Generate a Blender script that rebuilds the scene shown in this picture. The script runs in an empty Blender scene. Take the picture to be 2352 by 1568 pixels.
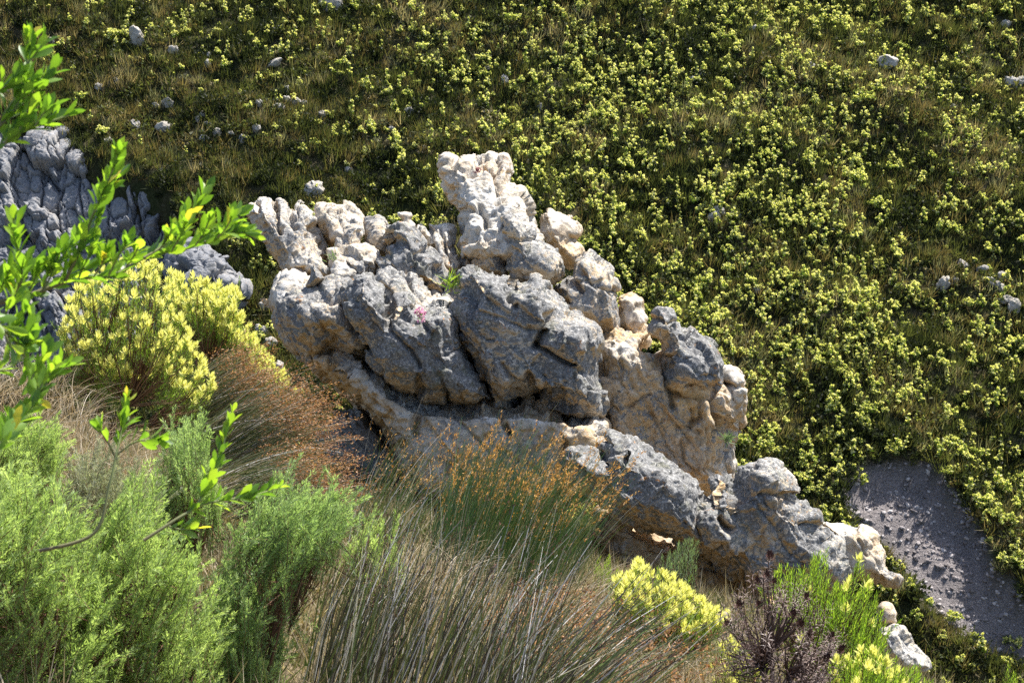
import bpy, math, numpy as np
from mathutils import Matrix
rng = np.random.default_rng(7)
C = bpy.context.scene.collection
# ---------------------------------------------------------------- camera model (photo measured on a 2352 x 1568 grid)
FPX, CU, CV = 2352 * 50 / 36.0, 1176.0, 784.0
PITCH = math.radians(-20)
RIGHT = np.array([1.0, 0, 0]); FWD = np.array([0, math.cos(PITCH), math.sin(PITCH)]); UP = np.array([0, -math.sin(PITCH), math.cos(PITCH)])
def P(u, v, d):
    u, v, d = np.broadcast_arrays(np.asarray(u, float), np.asarray(v, float), np.asarray(d, float))
    return ((u - CU) / FPX * d)[..., None] * RIGHT + (-(v - CV) / FPX * d)[..., None] * UP + d[..., None] * FWD
def UVD(p):
    d = p @ FWD
    return CU + (p @ RIGHT) / d * FPX, CV - (p @ UP) / d * FPX, d
# ---------------------------------------------------------------- noise
_prm = np.random.default_rng(3).permutation(256); PERM = np.concatenate([_prm, _prm, _prm])
_g = np.random.default_rng(4).normal(size=(256, 3)); GRAD = _g / np.linalg.norm(_g, axis=1)[:, None]
JIT = np.random.default_rng(5).random((256, 3)); RID = np.random.default_rng(6).random(256)
def _h(ix, iy, iz): return PERM[PERM[PERM[ix & 255] + (iy & 255)] + (iz & 255)]
def perlin(p):
    i = np.floor(p).astype(np.int64); f = p - i; w = f * f * f * (f * (f * 6 - 15) + 10); r = 0
    for dx in (0, 1):
        for dy in (0, 1):
            for dz in (0, 1):
                g = GRAD[_h(i[:, 0] + dx, i[:, 1] + dy, i[:, 2] + dz)]
                dot = g[:, 0] * (f[:, 0] - dx) + g[:, 1] * (f[:, 1] - dy) + g[:, 2] * (f[:, 2] - dz)
                r = r + dot * (w[:, 0] if dx else 1 - w[:, 0]) * (w[:, 1] if dy else 1 - w[:, 1]) * (w[:, 2] if dz else 1 - w[:, 2])
    return r * 1.5
def fbm(p, o=3, g=0.5):
    a, r = 1.0, 0
    for k in range(o):
        r = r + a * perlin(p * 2.03 ** k + 17.3 * k); a *= g
    return r
def ridged(p, o=3, g=0.5):
    a, r = 1.0, 0
    for k in range(o):
        r = r + a * (1 - 2 * np.abs(perlin(p * 2.1 ** k + 9.1 * k))); a *= g
    return r
def worley(p, box=False):
    i = np.floor(p).astype(np.int64); n = len(p)
    f1 = np.full(n, 9.0); f2 = np.full(n, 9.0); idn = np.zeros(n); tl = np.zeros(n)
    for dx in (-1, 0, 1):
        for dy in (-1, 0, 1):
            for dz in (-1, 0, 1):
                c = i + (dx, dy, dz); h = _h(c[:, 0], c[:, 1], c[:, 2])
                e = p - c - JIT[h]; d = np.abs(e).max(1) if box else np.linalg.norm(e, axis=1)
                m = d < f1
                f2 = np.where(m, f1, np.minimum(f2, d)); f1 = np.where(m, d, f1); idn = np.where(m, RID[h], idn); tl = np.where(m, (GRAD[h] * e).sum(1), tl)
    return f1, f2, idn, tl
def noise2(x, y, s, seed=0.0, o=2):
    return fbm(np.stack([np.ravel(x) / s, np.ravel(y) / s, np.full(np.size(x), 3.7 + seed)], 1), o).reshape(np.shape(x))
def nrm(v): return v / np.maximum(np.linalg.norm(v, axis=-1, keepdims=True), 1e-9)
# ---------------------------------------------------------------- mesh helpers
def me_from(name, V, F, mats, attrs=None, smooth=False, fmat=None):
    V = np.asarray(V, np.float32); Fs = F if isinstance(F, list) else [F]
    me = bpy.data.meshes.new(name)
    me.vertices.add(len(V)); me.vertices.foreach_set('co', V.ravel())
    idx = np.concatenate([f.ravel() for f in Fs]).astype(np.int32)
    tot = np.concatenate([np.full(len(f), f.shape[1]) for f in Fs]); st = np.concatenate([[0], np.cumsum(tot)[:-1]]).astype(np.int32)
    me.loops.add(len(idx)); me.loops.foreach_set('vertex_index', idx)
    me.polygons.add(len(tot)); me.polygons.foreach_set('loop_start', st)
    if fmat is not None: me.polygons.foreach_set('material_index', np.asarray(fmat, np.int32))
    me.update(calc_edges=True); me.validate(verbose=False)
    me.polygons.foreach_set('use_smooth', np.full(len(me.polygons), bool(smooth)))
    for k, a in (attrs or {}).items():
        at = me.attributes.new(k, 'FLOAT', 'POINT'); at.data.foreach_set('value', np.asarray(a, np.float32))
    for m in (mats if isinstance(mats, list) else [mats]): me.materials.append(m)
    return me
def tag(o, label=None, cat=None, group=None, kind=None):
    if label: o['label'] = label
    if cat: o['category'] = cat
    if group: o['group'] = group
    if kind: o['kind'] = kind
    return o
def link(name, data, parent=None, loc=None):
    o = bpy.data.objects.new(name, data); C.objects.link(o)
    if parent is not None: o.parent = parent
    if loc is not None: o.location = [float(a) for a in loc]
    return o
def thing(name, base, label, cat, group=None): return tag(link(name, None, None, base), label, cat, group)
def root_loc(o):
    return np.array(o.location) + (root_loc(o.parent) if o.parent else 0)
def part(name, V, F, mats, parent, attrs=None, smooth=False, fmat=None):
    off = root_loc(parent)
    return link(name, me_from(name, np.asarray(V) - off, F, mats, attrs, smooth, fmat), parent)
def solo(name, V, F, mats, base, attrs=None, smooth=False, fmat=None):
    return link(name, me_from(name, np.asarray(V) - np.asarray(base), F, mats, attrs, smooth, fmat), None, base)
class Soup:
    """collects vertex / face arrays with per vertex attributes"""
    def __init__(s): s.V, s.T, s.Q, s.A, s.n = [], [], [], {}, 0
    def add(s, V, F, **at):
        F = np.asarray(F)
        (s.T if F.shape[1] == 3 else s.Q).append(F + s.n); s.V.append(np.asarray(V))
        for k, a in at.items(): s.A.setdefault(k, []).append(np.broadcast_to(a, (len(V),)))
        s.n += len(V)
    def get(s):
        Fs = []
        if s.T: Fs.append(np.concatenate(s.T))
        if s.Q: Fs.append(np.concatenate(s.Q))
        return np.concatenate(s.V), Fs, {k: np.concatenate(a) for k, a in s.A.items()}
def frames(d, roll=None):
    """rotation matrices (N,3,3) whose z column is d"""
    d = nrm(d); n = len(d)
    a = np.where(np.abs(d[:, 2:3]) < 0.9, np.array([[0, 0, 1.0]]), np.array([[1.0, 0, 0]]))
    x = nrm(np.cross(a, d)); y = np.cross(d, x)
    r = rng.random(n) * 6.283 if roll is None else roll
    c, s = np.cos(r)[:, None], np.sin(r)[:, None]
    return np.stack([x * c + y * s, -x * s + y * c, d], 2)
def inst(V, F, pos, R, sc, at=None):
    """bake N copies of a small mesh"""
    n, m = len(pos), len(V)
    sc = np.broadcast_to(np.asarray(sc, float), (n,))
    W = np.einsum('nij,mj->nmi', R, V) * sc[:, None, None] + pos[:, None, :]
    G = (F[None] + (np.arange(n) * m)[:, None, None]).reshape(-1, F.shape[1])
    return W.reshape(-1, 3), G
def ribbons(base, dirs, L, bend, wid, segs=4, taper=0.25, face=None):
    n = len(base); t = np.linspace(0, 1, segs + 1)
    c = base[:, None] + dirs[:, None] * (L[:, None] * t)[..., None] + bend[:, None] * (L[:, None] * t ** 2)[..., None]
    side = nrm(np.cross(dirs, rng.normal(size=(n, 3)) if face is None else face))
    w = wid[:, None] * (1 - (1 - taper) * t)[None] * 0.5
    V = np.stack([c - side[:, None] * w[..., None], c + side[:, None] * w[..., None]], 2).reshape(-1, 3)
    k = np.arange(segs); q = np.stack([2 * k, 2 * k + 1, 2 * k + 3, 2 * k + 2], 1)
    F = (q[None] + (np.arange(n) * (segs + 1) * 2)[:, None, None]).reshape(-1, 4)
    tt = np.tile(np.repeat(t, 2), n)
    return V, F, tt, c[:, -1], nrm(dirs + 2 * bend)
def tube(path, rad, n=6):
    path = np.asarray(path, float); k = len(path); rad = np.broadcast_to(rad, (k,))
    tan = nrm(np.gradient(path, axis=0)); R = frames(tan, np.zeros(k))
    a = np.arange(n) / n * 6.2832
    V = (path[:, None] + rad[:, None, None] * (np.cos(a)[None, :, None] * R[:, None, :, 0] + np.sin(a)[None, :, None] * R[:, None, :, 1])).reshape(-1, 3)
    i, j = np.meshgrid(np.arange(k - 1), np.arange(n), indexing='ij'); j2 = (j + 1) % n
    F = np.stack([i * n + j, i * n + j2, (i + 1) * n + j2, (i + 1) * n + j], -1).reshape(-1, 4)
    return V, F
def smooth_path(pts, k=24):
    pts = np.asarray(pts, float); n = len(pts)
    t = np.linspace(0, n - 1.0001, k); i = t.astype(int); f = (t - i)[:, None]
    p0, p1, p2, p3 = pts[np.maximum(i - 1, 0)], pts[i], pts[np.minimum(i + 1, n - 1)], pts[np.minimum(i + 2, n - 1)]
    return 0.5 * (2 * p1 + (p2 - p0) * f + (2 * p0 - 5 * p1 + 4 * p2 - p3) * f ** 2 + (3 * p1 - p0 - 3 * p2 + p3) * f ** 3)
def poly_sd(poly, U, V):
    """signed distance to a polygon, positive inside"""
    poly = np.asarray(poly, float); sh = U.shape; p = np.stack([U.ravel(), V.ravel()], 1)
    best = np.full(len(p), 1e9); ins = np.zeros(len(p), bool)
    for a, b in zip(poly, np.roll(poly, -1, 0)):
        e = b - a; w = p - a; t = np.clip(w @ e / max(e @ e, 1e-9), 0, 1)
        best = np.minimum(best, ((w - t[:, None] * e) ** 2).sum(1))
        c = ((a[1] > p[:, 1]) != (b[1] > p[:, 1]))
        if a[1] != b[1]: ins ^= c & (p[:, 0] < (b[0] - a[0]) * (p[:, 1] - a[1]) / (b[1] - a[1]) + a[0])
    return (np.sqrt(best) * np.where(ins, 1, -1)).reshape(sh)
def sample_poly(poly, n):
    poly = np.asarray(poly, float); lo, hi = poly.min(0), poly.max(0); out = []
    while sum(map(len, out)) < n:
        q = lo + rng.random((n * 3, 2)) * (hi - lo); out.append(q[poly_sd(poly, q[:, 0], q[:, 1]) > 0])
    return np.concatenate(out)[:n]
# ---------------------------------------------------------------- material helpers
class NT:
    def __init__(s, name):
        s.m = bpy.data.materials.new(name); s.m.use_nodes = True; s.t = s.m.node_tree; s.t.nodes.clear()
        s.out = s.n('ShaderNodeOutputMaterial')
    def n(s, typ, **kw):
        x = s.t.nodes.new(typ)
        for k, v in kw.items():
            if hasattr(x, k): setattr(x, k, v)
        return x
    def l(s, a, b): s.t.links.new(a, b)
    def put(s, sock, v):
        if isinstance(v, bpy.types.NodeSocket): s.l(v, sock)
        else: sock.default_value = (*v, 1) if isinstance(v, tuple) and len(v) == 3 and sock.type == 'RGBA' else v
    def attr(s, name): return s.n('ShaderNodeAttribute', attribute_name=name).outputs['Fac']
    def coord(s, scale=(1, 1, 1), rot=(0, 0, 0)):
        t = s.n('ShaderNodeTexCoord'); m = s.n('ShaderNodeMapping'); s.l(t.outputs['Object'], m.inputs['Vector'])
        m.inputs['Scale'].default_value = scale; m.inputs['Rotation'].default_value = rot
        return m.outputs['Vector']
    def noise(s, vec, scale, detail=4, rough=0.55, dist=0.0):
        x = s.n('ShaderNodeTexNoise'); s.l(vec, x.inputs['Vector']); x.inputs['Scale'].default_value = scale
        x.inputs['Detail'].default_value = detail; x.inputs['Roughness'].default_value = rough; x.inputs['Distortion'].default_value = dist
        return x.outputs['Fac']
    def voro(s, vec, scale, feature='F1', out='Distance'):
        x = s.n('ShaderNodeTexVoronoi', feature=feature); s.l(vec, x.inputs['Vector']); x.inputs['Scale'].default_value = scale
        return x.outputs[out]
    def ramp(s, fac, stops, interp='LINEAR'):
        x = s.n('ShaderNodeValToRGB'); s.l(fac, x.inputs['Fac']); r = x.color_ramp; r.interpolation = interp
        while len(r.elements) < len(stops): r.elements.new(0.5)
        for e, (p, c) in zip(r.elements, stops):
            e.position = p; e.color = (*c, 1) if isinstance(c, tuple) else (c, c, c, 1)
        return x.outputs['Color']
    def math(s, op, a, b=0.0, clamp=False):
        x = s.n('ShaderNodeMath', operation=op, use_clamp=clamp); s.put(x.inputs[0], a); s.put(x.inputs[1], b); return x.outputs[0]
    def mix(s, f, a, b, blend='MIX'):
        x = s.n('ShaderNodeMix', data_type='RGBA', blend_type=blend)
        s.put(x.inputs['Factor'], f); s.put(x.inputs['A'] if False else x.inputs[6], a); s.put(x.inputs[7], b); return x.outputs[2]
    def bump(s, h, strength=0.5, dist=0.05):
        x = s.n('ShaderNodeBump'); s.l(h, x.inputs['Height']); x.inputs['Strength'].default_value = strength; x.inputs['Distance'].default_value = dist
        return x.outputs['Normal']
    def surf(s, col, rough=0.8, normal=None, spec=0.3):
        x = s.n('ShaderNodeBsdfPrincipled'); s.put(x.inputs['Base Color'], col); s.put(x.inputs['Roughness'], rough)
        x.inputs['Specular IOR Level'].default_value = spec
        if normal is not None: s.l(normal, x.inputs['Normal'])
        s.l(x.outputs[0], s.out.inputs['Surface']); return x
def leaf_mat(name, stops, trans=0.45, rough=0.5, tint=(1.5, 1.6, 0.7), spec=0.3, objvar=0.0, tstops=None, tmask=None):
    """leaf: reflecting + translucent, colour from per leaf attribute rnd, optional second colour ramp along t"""
    k = NT(name); f = k.attr('rnd')
    if objvar:
        oi = k.n('ShaderNodeObjectInfo').outputs['Random']
        f = k.math('ADD', f, k.math('MULTIPLY', k.math('SUBTRACT', oi, 0.5), objvar), True)
    col = k.ramp(f, stops)
    if tstops:
        tc = k.ramp(f, tstops); col = k.mix(k.ramp(k.attr('t'), tmask), col, tc)
    pr = k.n('ShaderNodeBsdfPrincipled'); k.l(col, pr.inputs['Base Color']); pr.inputs['Roughness'].default_value = rough
    pr.inputs['Specular IOR Level'].default_value = spec
    tr = k.n('ShaderNodeBsdfTranslucent'); k.l(k.mix(1.0, col, tint, 'MULTIPLY'), tr.inputs['Color'])
    mx = k.n('ShaderNodeMixShader'); mx.inputs[0].default_value = trans
    k.l(pr.outputs[0], mx.inputs[1]); k.l(tr.outputs[0], mx.inputs[2]); k.l(mx.outputs[0], k.out.inputs['Surface'])
    return k.m
# ---------------------------------------------------------------- camera, sun, sky
S = bpy.context.scene
cam = bpy.data.cameras.new('camera'); cam.lens = 50; cam.sensor_width = 36; cam.clip_end = 600; cam.clip_start = 0.05
co = link('camera', cam); co.rotation_euler = (math.radians(90) + PITCH, 0, 0); S.camera = co
cam.dof.use_dof = True; cam.dof.focus_distance = 24; cam.dof.aperture_fstop = 14
SUN_AZ, SUN_EL = math.radians(37), math.radians(53)      # azimuth to the right of the view, from behind the far slope
sl = bpy.data.lights.new('sun', 'SUN'); sl.energy = 5.0; sl.angle = math.radians(0.5); sl.color = (1.0, 0.965, 0.90)
so = link('sun', sl, None, (10, 20, 40)); so.rotation_euler = (math.pi / 2 - SUN_EL, 0, math.pi - SUN_AZ)
so.rotation_euler = (0, 0, 0)
sd = np.array([math.sin(SUN_AZ) * math.cos(SUN_EL), math.cos(SUN_AZ) * math.cos(SUN_EL), math.sin(SUN_EL)])
from mathutils import Vector
so.rotation_euler = Vector(sd).to_track_quat('Z', 'Y').to_euler()
wd = bpy.data.worlds.new('World'); S.world = wd; wd.use_nodes = True
bg = wd.node_tree.nodes['Background']; sk = wd.node_tree.nodes.new('ShaderNodeTexSky'); sk.sky_type = 'NISHITA'; sk.sun_disc = False
sk.sun_elevation = SUN_EL; sk.sun_rotation = SUN_AZ; sk.air_density = 1.0; sk.dust_density = 2.0
wd.node_tree.links.new(sk.outputs[0], bg.inputs[0]); bg.inputs[1].default_value = 0.115
S.view_settings.view_transform = 'Standard'; S.view_settings.look = 'None'; S.view_settings.gamma = 1; S.view_settings.exposure = 1.3
S.cycles.use_denoising = False
S.cycles.max_bounces = 5; S.cycles.transparent_max_bounces = 4; S.cycles.diffuse_bounces = 4
# ---------------------------------------------------------------- terrain
SCREE = [(1950,1095),(2000,1068),(2070,1060),(2125,1062),(2175,1110),(2225,1165),(2262,1245),(2290,1310),(2345,1370),(2420,1450),(2420,1560),(2330,1520),(2240,1490),(2180,1440),(2110,1370),(2040,1270),(1950,1210),(1928,1150)]
def smax(a, b, k=2.0): return 0.5 * (a + b + np.sqrt((a - b) ** 2 + k * k))
def near_h(x, y):
    return (-1.75 - 0.445 * y - 0.22 * x - 0.08 * np.maximum(0, x - 2.2) ** 2 - 0.06 * np.maximum(0, y - 28) ** 2
            + 0.10 * noise2(x, y, 1.6) - 1.5 * np.exp(-((x - 3.3) / 1.9) ** 2 - ((y - 21.0) / 2.6) ** 2) - 0.02 * np.maximum(0, -x - 8) ** 2)
CLIFFM = [(-140,318),(-20,322),(60,300),(140,318),(200,378),(255,420),(320,436),(392,466),(412,520),(430,580),(490,585),(545,640),(560,690),(430,760),(300,840),(-140,960)]
def cliff_cut(x, y, z):
    u, v, d = UVD(np.stack([np.ravel(x), np.ravel(y), np.ravel(z)], 1)); s = poly_sd(CLIFFM, u, v)
    return (7.0 * np.clip((s + 4) / 30.0, 0, 1) * np.clip((v - 300) / 260, 0.05, 1) * (d > 40)).reshape(np.shape(x))
def far_raw(x, y):
    b = -28.6 + 0.577 * (y - 47) - 0.03 * x
    return b - cliff_cut(x, y, b) + 0.9 * noise2(x + 0.5 * y, y, 9.0, 1, 2) + 0.35 * noise2(x, y, 2.6, 2, 2) + 0.8 * np.maximum(0, -x - 9) * 0.05
def scree_mask(x, y, z):
    u, v, d = UVD(np.stack([x, y, z], -1).reshape(-1, 3)); s = (poly_sd(SCREE, u, v) + 13 * noise2(u, v, 30.0, 4, 3)).reshape(np.shape(x))
    return np.clip((s + 8) / 22.0, 0, 1) * (d.reshape(np.shape(x)) > 35)
def TERR(x, y):
    f = far_raw(x, y); m = scree_mask(x, y, f)
    f = f - 0.85 * m + m * (0.34 * noise2(x * 1.3 + y * .8, y * 0.35, 1.6, 5, 3) + 0.16 * noise2(x, y, .8, 6, 2))
    return smax(near_h(x, y), f, 1.0)
def cast(u, v, d0=3.0, d1=130.0, lift=0.0):
    """depth at which the view ray meets the terrain"""
    u, v = np.atleast_1d(u).astype(float), np.atleast_1d(v).astype(float); ds = np.linspace(d0, d1, 420); res = np.full(len(u), np.nan)
    for k in range(0, len(u), 200):
        p = P(u[k:k + 200, None], v[k:k + 200, None], ds[None]); below = p[..., 2] < TERR(p[..., 0], p[..., 1]) + lift
        res[k:k + 200] = np.where(below.any(1), ds[np.maximum(below.argmax(1), 1)], np.nan)
    return res
xs, ys = np.arange(-62, 62.01, 0.36), np.arange(-6, 125, 0.36)
gx, gy = np.meshgrid(xs, ys, indexing='ij'); gz = TERR(gx, gy)
nx, ny = gx.shape; i, j = np.meshgrid(np.arange(nx - 1), np.arange(ny - 1), indexing='ij')
TF = np.stack([i * ny + j, (i + 1) * ny + j, (i + 1) * ny + j + 1, i * ny + j + 1], -1).reshape(-1, 4)
k = NT('hillside earth'); vec = k.coord()
n1 = k.noise(vec, 0.7, 6, 0.6); n2 = k.noise(vec, 6.0, 6, 0.7)
earth = k.ramp(n2, [(0.3, (0.035, 0.03, 0.018)), (0.5, (0.07, 0.06, 0.03)), (0.7, (0.13, 0.11, 0.07))])
moss = k.ramp(n2, [(0.3, (0.02, 0.028, 0.01)), (0.7, (0.06, 0.065, 0.025))])
soil = k.mix(k.ramp(n1, [(0.42, 0.0), (0.58, 1.0)]), earth, moss)
v1 = k.voro(k.coord(), 9.0, 'F1', 'Color'); n3 = k.noise(vec, 14.0, 5, 0.7)
grav = k.ramp(n3, [(0.3, (0.12, 0.102, 0.10)), (0.5, (0.22, 0.195, 0.19)), (0.72, (0.38, 0.34, 0.325))])
col = k.mix(k.attr('scree'), soil, grav)
dry = k.ramp(n2, [(0.3, (0.10, 0.075, 0.04)), (0.7, (0.30, 0.24, 0.15))])
col = k.mix(k.attr('dry'), col, dry)
k.surf(col, 0.95, k.bump(k.math('ADD', n3, k.math('MULTIPLY', n2, 2.0)), 0.9, 0.12), 0.1)
M_EARTH = k.m
sm = scree_mask(gx, gy, gz); dryw = ((near_h(gx, gy) > far_raw(gx, gy)) & (gy < 30)).astype(float)
hill = solo('hillside', np.stack([gx, gy, gz], -1).reshape(-1, 3), TF, M_EARTH, (0, 0, 0), {'scree': sm.ravel(), 'dry': dryw.ravel()}, True)
tag(hill, kind='structure')
# ---------------------------------------------------------------- rock material
def rock_mat(name, bright=1.0, blue=0.0):
    k = NT(name); vec = k.coord(); och = k.attr('och'); lic = k.attr('lich')
    big = k.noise(vec, 0.9, 5, 0.6, 0.4); mid = k.noise(vec, 4.5, 9, 0.72, 0.5); fine = k.noise(vec, 12.0, 8, 0.72, 0.2); spk = k.noise(vec, 26.0, 4, 0.65)
    base = k.ramp(mid, [(0.30, (0.28, 0.235, 0.175)), (0.43, (0.42, 0.38, 0.315)), (0.55, (0.52, 0.495, 0.45)), (0.72, (0.63, 0.615, 0.585))])
    ochre = k.ramp(mid, [(0.32, (0.27, 0.145, 0.05)), (0.48, (0.50, 0.32, 0.13)), (0.64, (0.58, 0.46, 0.30))])
    col = k.mix(k.math('MULTIPLY', och, k.ramp(big, [(0.3, 0.35), (0.62, 1.0)]), True), base, ochre)
    lk = k.math('ADD', k.math('ADD', k.math('MULTIPLY', mid, 0.36), k.math('MULTIPLY', fine, 0.64)), k.math('MULTIPLY', k.math('SUBTRACT', lic, 0.5), 0.26))
    lm = k.ramp(lk, [(0.482, 0.0), (0.512, 1.0)])
    lcol = k.ramp(k.math('ADD', k.math('MULTIPLY', fine, 0.6), k.math('MULTIPLY', spk, 0.4)), [(0.36, (0.07, 0.068, 0.066)), (0.47, (0.14, 0.138, 0.135)), (0.57, (0.25, 0.247, 0.24)), (0.68, (0.47, 0.46, 0.445))])
    col = k.mix(lm, col, lcol)
    gm = k.ramp(k.noise(vec, 2.6, 8, 0.75), [(0.53, 0.0), (0.62, 0.55)])
    col = k.mix(k.math('MULTIPLY', gm, lic), col, (0.15, 0.15, 0.095))
    om = k.math('MULTIPLY', k.ramp(k.noise(vec, 6.2, 8, 0.78), [(0.6, 0.0), (0.64, 0.9)]), k.ramp(k.noise(vec, 0.8, 2), [(0.47, 0.0), (0.58, 1.0)]))
    col = k.mix(om, col, (0.42, 0.19, 0.05))
    col = k.mix(k.ramp(spk, [(0.58, 0.0), (0.66, 0.5)]), col, (0.62, 0.59, 0.54))
    col = k.mix(k.ramp(k.noise(vec, 22.0, 6, 0.75), [(0.34, 0.8), (0.42, 0.0)]), col, (0.055, 0.05, 0.045))
    if blue: col = k.mix(blue, col, (0.30, 0.32, 0.37))  # blue of skylit shade mixed into the stone colour
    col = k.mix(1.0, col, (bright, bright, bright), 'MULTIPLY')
    h = k.math('ADD', k.math('ADD', k.math('MULTIPLY', mid, 0.9), k.math('MULTIPLY', fine, 0.9)), k.math('MULTIPLY', spk, 0.4))
    k.surf(col, 0.92, k.bump(h, 0.8, 0.045), 0.15)
    return k.m
M_ROCK = rock_mat('weathered sandstone'); M_CLIFF = rock_mat('shade tinted cliff stone', 0.72, 0.4)  # cliff version darkened and blued, painting in its shade under the sky
# ---------------------------------------------------------------- surface nets
def surface_nets(f):
    """closed quad mesh of f < 0 on a 3D grid; returns index space vertices and faces"""
    s = f < 0
    c = np.zeros(tuple(np.array(f.shape) - 1), np.int8)
    for a in (0, 1):
        for b in (0, 1):
            for d in (0, 1): c += s[a:a + c.shape[0], b:b + c.shape[1], d:d + c.shape[2]]
    act = (c > 0) & (c < 8); I = np.argwhere(act); n = len(I)
    vid = np.full(c.shape, -1, np.int64); vid[act] = np.arange(n)
    acc = np.zeros((n, 3)); cnt = np.zeros(n)
    cor = [(a, b, d) for a in (0, 1) for b in (0, 1) for d in (0, 1)]
    val = {q: f[I[:, 0] + q[0], I[:, 1] + q[1], I[:, 2] + q[2]] for q in cor}
    for q in cor:
        for ax in range(3):
            if q[ax]: continue
            r = list(q); r[ax] = 1; r = tuple(r); x, y = val[q], val[r]; m = (x < 0) != (y < 0)
            t = np.where(m, x / np.where(m, x - y, 1), 0); pt = np.tile(np.array(q, float), (n, 1)); pt[:, ax] += t
            acc[m] += pt[m]; cnt[m] += 1
    V = I + acc / cnt[:, None]; F = []
    for ax in range(3):
        o1, o2 = [(1, 2), (2, 0), (0, 1)][ax]
        sl0 = [slice(None)] * 3; sl1 = [slice(None)] * 3; sl0[ax] = slice(0, -1); sl1[ax] = slice(1, None)
        E = np.argwhere(s[tuple(sl0)] != s[tuple(sl1)])
        E = E[(E[:, o1] > 0) & (E[:, o2] > 0) & (E[:, o1] < f.shape[o1] - 1) & (E[:, o2] < f.shape[o2] - 1)]
        q = []
        for a, b in ((-1, -1), (0, -1), (0, 0), (-1, 0)):
            w = E.copy(); w[:, o1] += a; w[:, o2] += b; q.append(vid[w[:, 0], w[:, 1], w[:, 2]])
        q = np.stack(q, 1); inside = s[E[:, 0], E[:, 1], E[:, 2]]
        q[~inside] = q[~inside][:, ::-1]; F.append(q)
    return V, np.concatenate(F)
def vnormals(V, F):
    n = np.cross(V[F[:, 2]] - V[F[:, 0]], V[F[:, 3]] - V[F[:, 1]]); N = np.zeros_like(V)
    for k in range(4): np.add.at(N, F[:, k], n)
    return nrm(N)
FR = {'F': (0, 0, 1), '1': (551.25, 344.5, .3418), '2': (551.25, 597.2, .3662), '3': (1240.3, 574.2, .3662), '4': (1240.3, 941.7, .3662), '9': (1568.8, 1045.1, .3336)}
def fr(key, pts):
    a, b, s = FR[key]; q = np.asarray(pts, float); return np.stack([a + q[:, 0] * s, b + q[:, 1] * s], 1)
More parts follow.
